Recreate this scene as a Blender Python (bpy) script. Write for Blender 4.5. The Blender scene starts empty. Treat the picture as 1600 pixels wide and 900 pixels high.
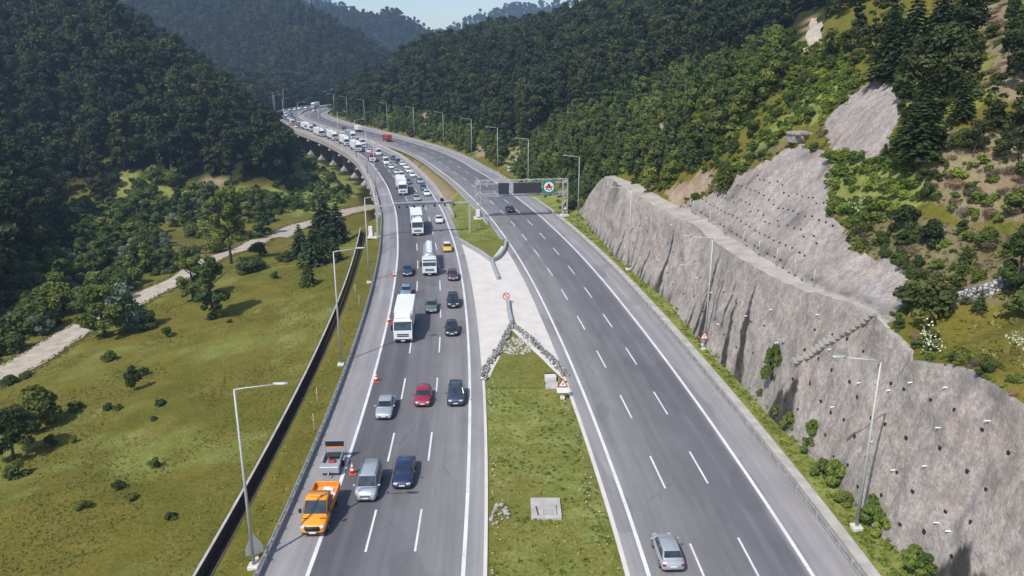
import bpy, math, random
import numpy as np
from mathutils import Vector, Matrix, Euler

random.seed(7)
rng = np.random.default_rng(7)
sc = bpy.context.scene
col = sc.collection

# ------------------------------------------------------------------ camera
FPX = 1200.0
CAMH = 36.0
PITCH = math.atan(360.0 / FPX)
cd = bpy.data.cameras.new('camera')
cd.sensor_width = 36.0
cd.lens = 27.0
cd.clip_start = 0.5
cd.clip_end = 20000
cam = bpy.data.objects.new('camera', cd)
cam.location = (0, 0, CAMH)
cam.rotation_euler = (math.pi / 2 - PITCH, 0, 0)
col.objects.link(cam)
sc.camera = cam

# ------------------------------------------------------------------ sky, sun, exposure
SUN_EL = math.radians(50)
SUN_DIR = np.array([-0.60, -0.80])            # horizontal direction towards the sun
world = bpy.data.worlds.new('World')
sc.world = world
world.use_nodes = True
wn = world.node_tree
bg = wn.nodes['Background']
sky = wn.nodes.new('ShaderNodeTexSky')
sky.sky_type = 'NISHITA'
sky.sun_disc = False
sky.sun_elevation = SUN_EL
sky.sun_rotation = math.atan2(SUN_DIR[0], SUN_DIR[1])
sky.altitude = 300
sky.air_density = 1.0
sky.dust_density = 1.0
sky.ozone_density = 1.6
wn.links.new(sky.outputs['Color'], bg.inputs['Color'])
bg.inputs['Strength'].default_value = 0.138

sd = bpy.data.lights.new('sun', 'SUN')
sd.energy = 3.2
sd.angle = math.radians(0.53)
sd.color = (1.0, 0.955, 0.89)
sun = bpy.data.objects.new('sun', sd)
v = Vector((SUN_DIR[0] * math.cos(SUN_EL), SUN_DIR[1] * math.cos(SUN_EL), math.sin(SUN_EL)))
sun.rotation_euler = v.to_track_quat('Z', 'Y').to_euler()
sun.location = (-100, -100, 200)
col.objects.link(sun)

sc.view_settings.view_transform = 'Standard'
sc.view_settings.look = 'None'
sc.view_settings.exposure = 0.5
sc.view_settings.gamma = 1.0
sc.view_settings.use_curve_mapping = False
sc.render.engine = 'CYCLES'
cy = sc.cycles
cy.max_bounces = 6
cy.diffuse_bounces = 3
cy.glossy_bounces = 2
cy.transmission_bounces = 3
cy.volume_bounces = 0
cy.transparent_max_bounces = 6
cy.use_denoising = True

# ------------------------------------------------------------------ numeric helpers
def smooth(a, b, x):
    t = np.clip((np.asarray(x, float) - a) / (b - a), 0, 1)
    return t * t * (3 - 2 * t)

def hash2(ix, iy, seed):
    n = np.sin(ix * 127.1 + iy * 311.7 + seed * 74.7) * 43758.5453
    return n - np.floor(n)

def vnoise(x, y, seed=0):
    x = np.asarray(x, float); y = np.asarray(y, float)
    ix = np.floor(x); iy = np.floor(y)
    fx = x - ix; fy = y - iy
    fx = fx * fx * (3 - 2 * fx); fy = fy * fy * (3 - 2 * fy)
    a = hash2(ix, iy, seed); b = hash2(ix + 1, iy, seed)
    c = hash2(ix, iy + 1, seed); d = hash2(ix + 1, iy + 1, seed)
    return (a * (1 - fx) + b * fx) * (1 - fy) + (c * (1 - fx) + d * fx) * fy - 0.5

def fbm(x, y, seed=0, o=4):
    s = 0; a = 1.0; k = 1.0
    for i in range(o):
        s = s + a * vnoise(x * k + 13.3 * i, y * k - 7.7 * i, seed + i)
        a *= 0.5; k *= 2.03
    return s

def catmull(P, step=2.0):
    P = np.array(P, float)
    out = []
    Q = np.vstack([2 * P[0] - P[1], P, 2 * P[-1] - P[-2]])
    for i in range(1, len(Q) - 2):
        n = max(2, int(np.linalg.norm(Q[i + 1] - Q[i]) / step))
        for k in range(n):
            t = k / n
            out.append(0.5 * ((2 * Q[i]) + (-Q[i - 1] + Q[i + 1]) * t + (2 * Q[i - 1] - 5 * Q[i] + 4 * Q[i + 1] - Q[i + 2]) * t * t
                              + (-Q[i - 1] + 3 * Q[i] - 3 * Q[i + 1] + Q[i + 2]) * t ** 3))
    out.append(P[-1])
    return np.array(out)

def nearest(x, y, poly):
    """signed lateral distance (right of the direction of travel is positive) and arc length along poly"""
    x = np.asarray(x, float).ravel(); y = np.asarray(y, float).ravel()
    a = poly[:-1]; d = poly[1:] - a
    L2 = (d * d).sum(1); seg = np.sqrt(L2)
    s0 = np.r_[0, np.cumsum(seg)[:-1]]
    D = np.empty(len(x)); S = np.empty(len(x))
    for k in range(0, len(x), 4000):
        px = x[k:k + 4000, None] - a[:, 0]; py = y[k:k + 4000, None] - a[:, 1]
        t = np.clip((px * d[:, 0] + py * d[:, 1]) / L2, 0, 1)
        qx = px - t * d[:, 0]; qy = py - t * d[:, 1]
        r2 = qx * qx + qy * qy
        i = r2.argmin(1); j = np.arange(len(i))
        sg = np.sign(d[i, 1] * px[j, i] - d[i, 0] * py[j, i])
        sg[sg == 0] = 1
        D[k:k + 4000] = np.sqrt(r2[j, i]) * sg
        S[k:k + 4000] = s0[i] + t[j, i] * seg[i]
    return D, S

class Line:
    """a plan polyline with arc length"""
    def __init__(self, P):
        self.P = np.array(P, float)
        self.s = np.r_[0, np.cumsum(np.linalg.norm(np.diff(self.P, axis=0), axis=1))]
        T = np.gradient(self.P, axis=0)
        self.T = T / np.linalg.norm(T, axis=1)[:, None]
        self.len = self.s[-1]
    def at(self, s, u=0.0):
        s = np.asarray(s, float)
        x = np.interp(s, self.s, self.P[:, 0]); y = np.interp(s, self.s, self.P[:, 1])
        tx = np.interp(s, self.s, self.T[:, 0]); ty = np.interp(s, self.s, self.T[:, 1])
        n = np.hypot(tx, ty); tx = tx / n; ty = ty / n
        return np.stack([x + u * ty, y - u * tx], -1)
    def ang(self, s):
        tx = np.interp(s, self.s, self.T[:, 0]); ty = np.interp(s, self.s, self.T[:, 1])
        return math.atan2(-tx, ty)                 # rotation about z that turns +Y to the tangent
    def s_of_y(self, y):
        return float(np.interp(y, self.P[:, 1], self.s))

def project(x, y, z):
    c, s = math.cos(PITCH), math.sin(PITCH)
    d = y * c - (z - CAMH) * s
    u = y * s + (z - CAMH) * c
    return 800 + FPX * x / d, 450 - FPX * u / d, d

def ray(px, py):
    u = (px - 800) / FPX; w = (py - 450) / FPX
    c, s = math.cos(PITCH), math.sin(PITCH)
    return np.array([u, c - w * s, -s - w * c])

def G(px, py, z=0.0):
    r = ray(px, py)
    t = (z - CAMH) / r[2]
    return r[0] * t, r[1] * t

# ------------------------------------------------------------------ the two carriageways (centre lines, metres)
LC = Line(catmull([(-8.6, -10), (-8.8, 15), (-9.2, 47), (-9.8, 67), (-10.8, 86), (-12.3, 106), (-14.2, 125.6), (-16.5, 145), (-19.4, 164.7), (-22.5, 184),
    (-26.3, 203), (-30.5, 222.5), (-35.2, 241.4), (-40.3, 260.5), (-45.6, 279.5), (-51.8, 298), (-58.7, 316), (-66.3, 334), (-74.2, 352),
    (-83, 370), (-92, 387), (-101.3, 405), (-110.4, 422.6), (-118.6, 441), (-126.2, 459), (-133.6, 477.4), (-140.3, 496), (-146, 515),
    (-150, 535), (-152, 556), (-151, 577), (-147, 600), (-128, 655), (-88, 722), (-10, 805), (130, 885), (400, 950), (1000, 1000)]))
RC = Line(catmull([(17, -10), (16.6, 15), (15.9, 47), (14.9, 66.5), (13.4, 86), (11.5, 105.5), (9.3, 125), (6.6, 144.5), (3.5, 163.5), (0, 182.6),
    (-4.1, 201.6), (-8.6, 221), (-13.2, 239.6), (-18.4, 258), (-23.6, 276.6), (-29.6, 295.3), (-36.6, 313.4), (-44.6, 331), (-53.2, 348.6),
    (-62.2, 366), (-71.5, 383.5), (-81, 401), (-90.3, 418.7), (-99.2, 436.4), (-107.7, 454.3), (-115.8, 472), (-123.3, 490), (-129.6, 509),
    (-133.8, 529), (-135.6, 549), (-135, 572), (-131, 600), (-112, 650), (-72, 712), (4, 790), (140, 868), (405, 930), (1000, 980)]))
# base of the shotcrete wall (y, x), top edge and bench edge from a survey of the section
WY = np.array([-10, 47, 51, 56.5, 62.5, 71.5, 84, 92.7, 111.5, 125.7, 141, 174, 182, 220.])
WX = np.array([31.5, 30.0, 28.9, 28.6, 28.3, 27.2, 26.2, 25.0, 24, 21.8, 19.4, 16.3, 15.6, 7.])
F1Y = np.array([-10, 40, 46, 49, 52, 57.5, 64, 70, 76, 82, 88, 100, 112, 124, 136, 148, 160, 167, 172, 176, 179, 182.])
F1Z = np.array([12, 12.6, 13.9, 14.4, 14.2, 12.5, 14.2, 13.6, 12.5, 12.0, 12.1, 11.7, 11.7, 11.8, 11.6, 11.4, 11.6, 11.0, 8.9, 6.0, 2.6, 0.8])
F2W = np.array([0.05, .05, .05, .05, .1, .15, .35, .9, 1.8, 2.1, 2.4, 2.8, 2.6, 3.4, 3.0, 3.6, 2.0, 2.0, 2.0, 2.0, 2.0, 2.0])

def wall_profile(y):
    """x of base, x/z of wall top, x/z of the bench's inner edge"""
    xb = np.interp(y, WY, WX); z1 = np.interp(y, F1Y, F1Z)
    x1 = xb + z1 / 3.35 + 0.35 * smooth(176, 182, y)
    w = np.interp(y, F1Y, F2W)
    return xb, x1, z1, x1 + w, z1 + 0.12 * w

def h_right(x, y):
    """ground right of the wall base for y < 190"""
    xb, x1, z1, x2, z2 = wall_profile(y)
    t = np.maximum(x - x2, 0)
    steep = smooth(62, 84, y) * (1 - smooth(150, 172, y))
    k1 = 0.42 + 0.80 * steep                       # the upper shotcrete slope is steep
    w1 = 6 + 8.5 * steep
    z = z2 + k1 * np.minimum(t, w1) + 0.68 * np.maximum(t - w1, 0)
    z = np.where(x < x2, z1 + (z2 - z1) * np.clip((x - x1) / np.maximum(x2 - x1, 1e-3), 0, 1), z)
    z = np.where(x < x1, z1 * np.clip((x - xb) / np.maximum(x1 - xb, 1e-3), 0, 1), z)
    return z

FOOT = np.array([(-95, -60), (-72, 40), (-86, 121), (-112, 185), (-160, 256), (-118, 262), (-78, 264), (-88, 302), (-101, 350), (-122, 410), (-148, 470), (-170, 522), (-192, 562), (-270, 590), (-420, 600)], float)
RIDGES = [
    (np.array([(-145, 720, 13), (-205, 850, 66), (-275, 950, 92), (-458, 1040, 146), (-800, 1100, 190)], float), .55),
    (np.array([(-700, 1500, 175), (-360, 1500, 120), (-264, 1500, 96), (-216, 1500, 102), (-162, 1500, 76), (-110, 1500, 50), (0, 1480, 28)], float), .42),
    (np.array([(-1500, 2600, 260), (-875, 2600, 226), (-625, 2600, 206), (-470, 2600, 150), (-333, 2600, 108), (-150, 2600, 60)], float), .35),
    (np.array([(-230, 2300, 80), (-110, 2300, 126), (0, 2300, 154), (92, 2300, 162), (238, 2300, 166), (320, 2300, 165), (600, 2300, 190), (1200, 2300, 200)], float), .38),
]
RE = np.array([(-113, 590, 14), (-98, 600, 28), (-68, 600, 39), (-30, 620, 44), (0, 620, 43), (30, 620, 48), (96, 620, 58), (176, 620, 81), (300, 600, 97), (700, 500, 120)], float)

HILLPOLY = [tuple(p) for p in FOOT] + [(-3000, 600), (-3000, -60)]
def foot(x, y):
    """distance to the foot of the left hill, negative on the hill"""
    x = np.asarray(x, float).ravel(); y = np.asarray(y, float).ravel()
    d, _ = nearest(x, y, FOOT)
    return np.where(inpoly(x, y, HILLPOLY), -np.abs(d), np.abs(d))

def near3(x, y, P, n=12):
    Q = np.vstack([np.linspace(P[i], P[i + 1], n, endpoint=False) for i in range(len(P) - 1)] + [P[-1:]])
    D = np.empty(len(x)); Z = np.empty(len(x))
    for k in range(0, len(x), 8000):
        r2 = (x[k:k + 8000, None] - Q[:, 0]) ** 2 + (y[k:k + 8000, None] - Q[:, 1]) ** 2
        i = r2.argmin(1)
        D[k:k + 8000] = np.sqrt(r2[np.arange(len(i)), i]); Z[k:k + 8000] = Q[i, 2]
    return D, Z

def field_z(t, y):
    vf = smooth(178, 205, y)
    a = -0.25 - np.interp(t, [0, 3, 6, 45, 80, 200], [0, .1, .25, 4.4, 7.2, 9])
    b = -12.5 + np.interp(t, [0, 12, 45, 200], [0, 1.5, 2.5, 1.0])
    mid = -0.25 - np.interp(t, [0, 1, 9, 40, 80, 200], [0, .2, 4.2, 7.0, 8, 9])
    m = smooth(140, 178, y)
    a = a * (1 - m) + mid * m
    return a * (1 - vf) + b * vf

def ground(x, y, noise=True):
    x = np.asarray(x, float); shp = x.shape
    x = x.ravel(); y = np.broadcast_to(np.asarray(y, float), shp).ravel()
    dL, _ = nearest(x, y, LC.P); dR, _ = nearest(x, y, RC.P)
    vf = smooth(188, 212, y)
    # left of the left carriageway
    t = -dL - 9.3
    z = field_z(np.maximum(t, 0), y)
    # between the carriageways
    ramp = np.clip((dL - 5) / np.maximum((dL - 5) - (dR + 8.5), 0.1), 0, 1)
    zm = -0.07 - 0.4 * vf + vf * (-12.1) * (1 - ramp)
    z = np.where(dL > -9.3, zm, z)
    z = np.where(dR > -8.6, -0.07 - 0.4 * smooth(-9, -6, dR) * (1 - smooth(7, 10, dR)), z)
    # left hill
    dF = np.maximum(-foot(x, y), 0)
    n1 = fbm(x / 46, y / 46, 3) if noise else 0
    n2 = fbm(x / 90, y / 90, 11) if noise else 0
    zl = -9.5 + smooth(-15, -30, dL) * 170 * (1 - np.exp(-0.80 * dF / 170)) + smooth(-15, -30, dL) * np.minimum(dF / 30, 1) * 7 * n1
    z = np.where((dF > 0) & (dL < -14), np.maximum(z, zl), z)
    # right hill
    tr = np.maximum(dR - 12.6, 0)
    zr = 0.32 * np.minimum(tr, 8) + 150 * (1 - np.exp(-0.64 * np.maximum(tr - 8, 0) / 150)) + np.minimum(tr / 35, 1) * 6 * n1
    far = smooth(330, 430, y)
    dE, zE = near3(x, y, RE)
    cap = zE + 8 * n2 + 400 * (1 - far)
    zr = np.minimum(zr, cap)
    z = np.where(dR > 12.6, zr, z)
    # ridges beyond
    m = (dL < -16) & (y > 540) | (y > 1000)
    zz = np.full_like(z, -60.0)
    for P, k in RIDGES:
        D, Z = near3(x, y, P)
        zz = np.maximum(zz, Z - k * D + np.minimum(D / 60, 1) * 26 * n2 + 6 * n1)
    zz = np.maximum(zz, -6 + np.minimum(0.35 * np.maximum(-dL - 18, 0), 12))
    z = np.where(m, np.maximum(z, zz), z)
    # the near right side
    near = (y < 190) & (x > np.interp(y, WY, WX))
    k = smooth(178, 190, y)
    zn = h_right(x, y)
    z = np.where(near, zn * (1 - k) + np.maximum(zr, 0) * k, z)
    return z.reshape(shp)

def hit(px, py, tmax=900):
    """where a sight line meets the ground"""
    r = ray(px, py)
    t = np.linspace(30, tmax, 4000)
    x, y, zz = r[0] * t, r[1] * t, CAMH + r[2] * t
    g = ground(x, y, False)
    i = np.argmax(zz < g)
    if not (zz < g).any():
        return None
    return float(x[i]), float(y[i]), float(g[i])

def inpoly(px, py, poly):
    px = np.asarray(px, float); py = np.asarray(py, float)
    c = np.zeros(px.shape, bool)
    n = len(poly)
    for i in range(n):
        x1, y1 = poly[i]; x2, y2 = poly[i - 1]
        m = ((y1 > py) != (y2 > py))
        xx = (x2 - x1) * (py - y1) / ((y2 - y1) if y2 != y1 else 1e-9) + x1
        c ^= m & (px < xx)
    return c
# ------------------------------------------------------------------ materials
class NT:
    def __init__(self, name, rough=0.8, spec=0.3, metal=0.0):
        self.m = bpy.data.materials.new(name)
        self.m.use_nodes = True
        self.t = self.m.node_tree
        self.b = self.t.nodes['Principled BSDF']
        self.b.inputs['Roughness'].default_value = rough
        self.b.inputs['Specular IOR Level'].default_value = spec
        self.b.inputs['Metallic'].default_value = metal
    def n(self, kind, **kw):
        x = self.t.nodes.new(kind)
        for k, v_ in kw.items():
            setattr(x, k, v_)
        return x
    def link(self, a, b):
        self.t.links.new(a, b)
    def coord(self, kind='Object', scale=(1, 1, 1)):
        if kind == 'world':
            src = self.n('ShaderNodeNewGeometry').outputs['Position']
        else:
            src = self.n('ShaderNodeTexCoord').outputs[kind]
        mp = self.n('ShaderNodeMapping')
        mp.inputs['Scale'].default_value = scale
        self.link(src, mp.inputs['Vector'])
        return mp.outputs['Vector']
    def noise(self, vec, scale, detail=4, rough=.55, dist=0):
        x = self.n('ShaderNodeTexNoise')
        x.inputs['Scale'].default_value = scale
        x.inputs['Detail'].default_value = detail
        x.inputs['Roughness'].default_value = rough
        x.inputs['Distortion'].default_value = dist
        self.link(vec, x.inputs['Vector'])
        return x.outputs['Fac']
    def ramp(self, fac, stops, interp='LINEAR'):
        x = self.n('ShaderNodeValToRGB')
        x.color_ramp.interpolation = interp
        e = x.color_ramp.elements
        while len(e) < len(stops):
            e.new(0.5)
        for i, (p, c) in enumerate(stops):
            e[i].position = p
            e[i].color = (c, c, c, 1) if isinstance(c, (int, float)) else (*c, 1)
        self.link(fac, x.inputs['Fac'])
        return x.outputs['Color']
    def mix(self, fac, a, b, mode='MIX'):
        x = self.n('ShaderNodeMix', data_type='RGBA', blend_type=mode)
        for i, val in ((0, fac), (6, a), (7, b)):
            s = x.inputs[i]
            if isinstance(val, bpy.types.NodeSocket):
                self.link(val, s)
            elif isinstance(val, (int, float)):
                s.default_value = val if i == 0 else (val, val, val, 1)
            else:
                s.default_value = (*val, 1)
        return x.outputs[2]
    def attr(self, name, kind='GEOMETRY'):
        x = self.n('ShaderNodeAttribute', attribute_name=name, attribute_type=kind)
        return x
    def bump(self, h, strength=.3, dist=.1):
        x = self.n('ShaderNodeBump')
        x.inputs['Strength'].default_value = strength
        x.inputs['Distance'].default_value = dist
        self.link(h, x.inputs['Height'])
        self.link(x.outputs['Normal'], self.b.inputs['Normal'])
    def color(self, c):
        s = self.b.inputs['Base Color']
        if isinstance(c, bpy.types.NodeSocket):
            self.link(c, s)
        else:
            s.default_value = (*c, 1)
        return self.m

MATS = {}
def plain(name, c, rough=.6, spec=.4, metal=0.0, var=.12, scale=3.0):
    """a plain surface with a little mottling of its own"""
    if name in MATS:
        return MATS[name]
    t = NT(name, rough, spec, metal)
    n = t.noise(t.coord('Object'), scale, 4)
    a = tuple(max(0, x * (1 - var)) for x in c); b = tuple(min(1, x * (1 + var)) for x in c)
    MATS[name] = t.color(t.ramp(n, [(.3, a), (.7, b)]))
    return MATS[name]

def paint(name, c, coat=.6, rough=.35, metal=0.0):
    if name in MATS:
        return MATS[name]
    t = NT(name, rough, .5, metal)
    t.b.inputs['Coat Weight'].default_value = coat
    t.b.inputs['Coat Roughness'].default_value = .08
    n = t.noise(t.coord('Object'), 2.2, 3)
    a = tuple(x * .9 for x in c)
    MATS[name] = t.color(t.ramp(n, [(.35, a), (.65, c)]))
    return MATS[name]

def mat_asphalt(name='asphalt', slow=1.0):
    t = NT(name, .85, .25)
    uv = t.n('ShaderNodeUVMap', uv_map='UVMap').outputs['UV']
    sep = t.n('ShaderNodeSeparateXYZ'); t.link(uv, sep.inputs[0])
    u = sep.outputs['X']
    mr = t.n('ShaderNodeMapRange')
    mr.inputs[1].default_value = -10; mr.inputs[2].default_value = 10
    t.link(u, mr.inputs[0])
    f = lambda x: (x + 10) / 20
    # u: -9 .. outer shoulder (paler, pinkish) | three lanes, slow lane darkest | inner margin
    base = t.ramp(mr.outputs[0], [(f(-9.2), (.30, .278, .272)), (f(-5.9), (.28, .262, .260)), (f(-5.45), (.118 * slow, .115 * slow, .122 * slow)), (f(-2.2), (.117 * slow, .114 * slow, .121 * slow)),
                                   (f(-1.5), (.160, .153, .156)), (f(1.6), (.172, .165, .167)), (f(2.3), (.212, .202, .200)),
                                   (f(5.4), (.222, .212, .210)), (f(6.0), (.265, .252, .247)), (f(7.3), (.33, .31, .295))])
    # oil streak and wheel tracks per lane
    w = t.n('ShaderNodeMath', operation='MULTIPLY'); w.inputs[1].default_value = 2 * math.pi / 1.88; t.link(u, w.inputs[0])
    cs = t.n('ShaderNodeMath', operation='COSINE'); t.link(w.outputs[0], cs.inputs[0])
    mp = t.n('ShaderNodeMapping'); mp.inputs['Scale'].default_value = (1.1, .035, 1); t.link(uv, mp.inputs['Vector'])
    st = t.noise(mp.outputs[0], 1.0, 5, .6)
    mp2 = t.n('ShaderNodeMapping'); mp2.inputs['Scale'].default_value = (.3, .12, 1); t.link(uv, mp2.inputs['Vector'])
    bl = t.noise(mp2.outputs[0], 1.0, 6, .65)
    c = t.mix(1.0, base, t.ramp(st, [(.25, .80), (.75, 1.16)]), 'MULTIPLY')
    c = t.mix(1.0, c, t.ramp(bl, [(.3, .88), (.7, 1.10)]), 'MULTIPLY')
    c = t.mix(.5, c, t.mix(1.0, c, t.ramp(cs.outputs[0], [(0, .93), (1, 1.05)]), 'MULTIPLY'))
    cv = t.coord('world', (1, .55, 1)); cn = t.n('ShaderNodeTexNoise'); cn.inputs['Scale'].default_value = .6; cn.inputs['Detail'].default_value = 4; t.link(cv, cn.inputs['Vector'])
    cvx = t.mix(.35, cv, cn.outputs['Color'], 'ADD')
    vo = t.n('ShaderNodeTexVoronoi', feature='DISTANCE_TO_EDGE'); vo.inputs['Scale'].default_value = .16; t.link(cvx, vo.inputs['Vector'])
    ck = t.mix(1.0, t.ramp(vo.outputs['Distance'], [(.006, 1.0), (.014, 0.0)]), t.ramp(bl, [(.5, 0.0), (.6, .35)]), 'MULTIPLY')
    c = t.mix(ck, c, (.075, .072, .074))
    fine = t.noise(t.coord('world'), 9, 3, .7)
    c = t.mix(1.0, c, t.ramp(fine, [(.3, .88), (.7, 1.12)]), 'MULTIPLY')
    # sealed cracks and repair patches
    pt = t.noise(t.coord('world', (.35, .11, 1)), .5, 2, .4)
    c = t.mix(t.ramp(pt, [(.60, 0.0), (.615, .26)]), c, (.085, .082, .086))
    t.bump(fine, .15, .02)
    return t.color(c)

def mat_ground():
    """meadow grass: patches of olive, fresh green, straw and bare soil (vertex attributes add local soil / herbs)"""
    t = NT('meadow_ground', .95, .1)
    w = t.coord('world')
    n1 = t.noise(w, .045, 5, .6, .6); n2 = t.noise(w, .35, 6, .65, .3); n3 = t.noise(w, 2.6, 5, .75)
    c = t.ramp(n1, [(.30, (.124, .112, .019)), (.46, (.182, .152, .029)), (.60, (.134, .128, .021)), (.74, (.232, .184, .050))])
    c = t.mix(t.ramp(n2, [(.45, 0.0), (.62, .5)]), c, (.090, .104, .014))
    c = t.mix(t.ramp(n2, [(.30, .5), (.42, 0.0)]), c, (.205, .155, .05))
    a = t.attr('soil').outputs['Fac']
    h = t.attr('herb').outputs['Fac']
    d = t.attr('dry').outputs['Fac']
    c = t.mix(h, c, t.ramp(n2, [(.35, (.150, .178, .032)), (.65, (.28, .285, .085))]))
    c = t.mix(d, c, t.ramp(n2, [(.3, (.155, .125, .060)), (.5, (.21, .175, .095)), (.7, (.10, .100, .035))]))
    c = t.mix(a, c, t.ramp(n2, [(.35, (.26, .185, .12)), (.65, (.40, .31, .21))]))
    k = t.attr('litter_shade').outputs['Fac']  # forest litter, plus shade painted on the ground below the viaduct
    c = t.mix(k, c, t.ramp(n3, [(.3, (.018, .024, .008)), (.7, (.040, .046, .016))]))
    c = t.mix(1.0, c, t.ramp(n3, [(.25, .62), (.5, 1.0), (.78, 1.35)]), 'MULTIPLY')
    t.bump(n3, .9, .25)
    return t.color(c)

def mat_shot(name, base, stain=True, rough=1.0):
    t = NT(name, .9, .2)
    w = t.coord('world')
    n1 = t.noise(w, .12, 6, .62, .0); n2 = t.noise(w, .8, 8, .72, .0); n3 = t.noise(w, 5.0, 5, .7)
    a = tuple(x * .84 for x in base); b = tuple(min(1, x * 1.13) for x in base)
    c = t.ramp(n1, [(.36, a), (.5, base), (.64, b)])
    wm = t.noise(w, .22, 4, .6)
    c = t.mix(t.ramp(wm, [(.46, 0.0), (.62, .55)]), c, (base[0] * 1.12, base[1] * 1.03, base[2] * .93))
    c = t.mix(1.0, c, t.ramp(n2, [(.36, 1 - .19 * rough), (.5, 1.0), (.64, 1 + .17 * rough)]), 'MULTIPLY')
    n4 = t.noise(w, 2.2, 3, .6)
    c = t.mix(1.0, c, t.ramp(n4, [(.36, .84), (.5, 1.0), (.64, 1.14)]), 'MULTIPLY')
    c = t.mix(1.0, c, t.ramp(n3, [(.36, .86), (.64, 1.14)]), 'MULTIPLY')
    # rain streaks down the face
    mp = t.coord('world', (.9, .9, .06))
    s = t.noise(mp, 1.0, 5, .6)
    c = t.mix(t.ramp(s, [(.52, 0.0), (.62, .5)]), c, tuple(x * .62 for x in base))
    if stain:
        c = t.mix(t.attr('stain').outputs['Fac'], c, (.035, .031, .029))
        c = t.mix(t.attr('rust').outputs['Fac'], c, (.16, .085, .05))
    ad = t.n('ShaderNodeMath', operation='MULTIPLY_ADD'); t.link(n3, ad.inputs[0]); ad.inputs[1].default_value = .25; t.link(n2, ad.inputs[2])
    t.bump(ad.outputs[0], .75 * rough, .38)
    return t.color(c)

def mat_leaf(name, c0, c1, c2, tr=.25, patch=.02):
    """foliage: leaf colour per clump ('tone'), per plant (random) and per stand (position)"""
    t = NT(name, .55, .25)
    tone = t.attr('tone').outputs['Fac']
    oi = t.n('ShaderNodeObjectInfo')
    pn = t.noise(oi.outputs['Location'], patch, 2)
    c = t.ramp(tone, [(0, c0), (.5, c1), (1, c2)])
    c = t.mix(1.0, c, t.ramp(oi.outputs['Random'], [(0, (.60, .68, .68)), (.35, (.85, .92, .90)), (.6, (1.05, 1.02, 1.0)), (.85, (1.35, 1.28, 1.0)), (1, (1.75, 1.45, 1.05))]), 'MULTIPLY')
    c = t.mix(1.0, c, t.ramp(pn, [(.35, .82), (.65, 1.18)]), 'MULTIPLY')
    t.color(c)
    if tr:
        tl = t.n('ShaderNodeBsdfTranslucent')
        t.link(t.mix(1.0, c, (1.25, 1.3, .7), 'MULTIPLY'), tl.inputs['Color'])
        mx = t.n('ShaderNodeMixShader')
        mx.inputs[0].default_value = tr
        t.link(t.b.outputs[0], mx.inputs[1]); t.link(tl.outputs[0], mx.inputs[2])
        t.link(mx.outputs[0], t.t.nodes['Material Output'].inputs['Surface'])
    return t.m

def mat_stone():
    t = NT('river_stone_masonry', .9, .2)
    w = t.coord('world')
    vo = t.n('ShaderNodeTexVoronoi'); vo.inputs['Scale'].default_value = 2.6; t.link(w, vo.inputs['Vector'])
    ve = t.n('ShaderNodeTexVoronoi', feature='DISTANCE_TO_EDGE'); ve.inputs['Scale'].default_value = 2.6; t.link(w, ve.inputs['Vector'])
    c = t.ramp(vo.outputs['Color'], [(.1, (.17, .165, .16)), (.5, (.33, .32, .30)), (.9, (.56, .54, .51))])
    c = t.mix(t.ramp(ve.outputs['Distance'], [(.03, 1.0), (.09, 0.0)]), c, (.05, .048, .045))
    t.bump(ve.outputs['Distance'], .8, .15)
    return t.color(c)

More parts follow.
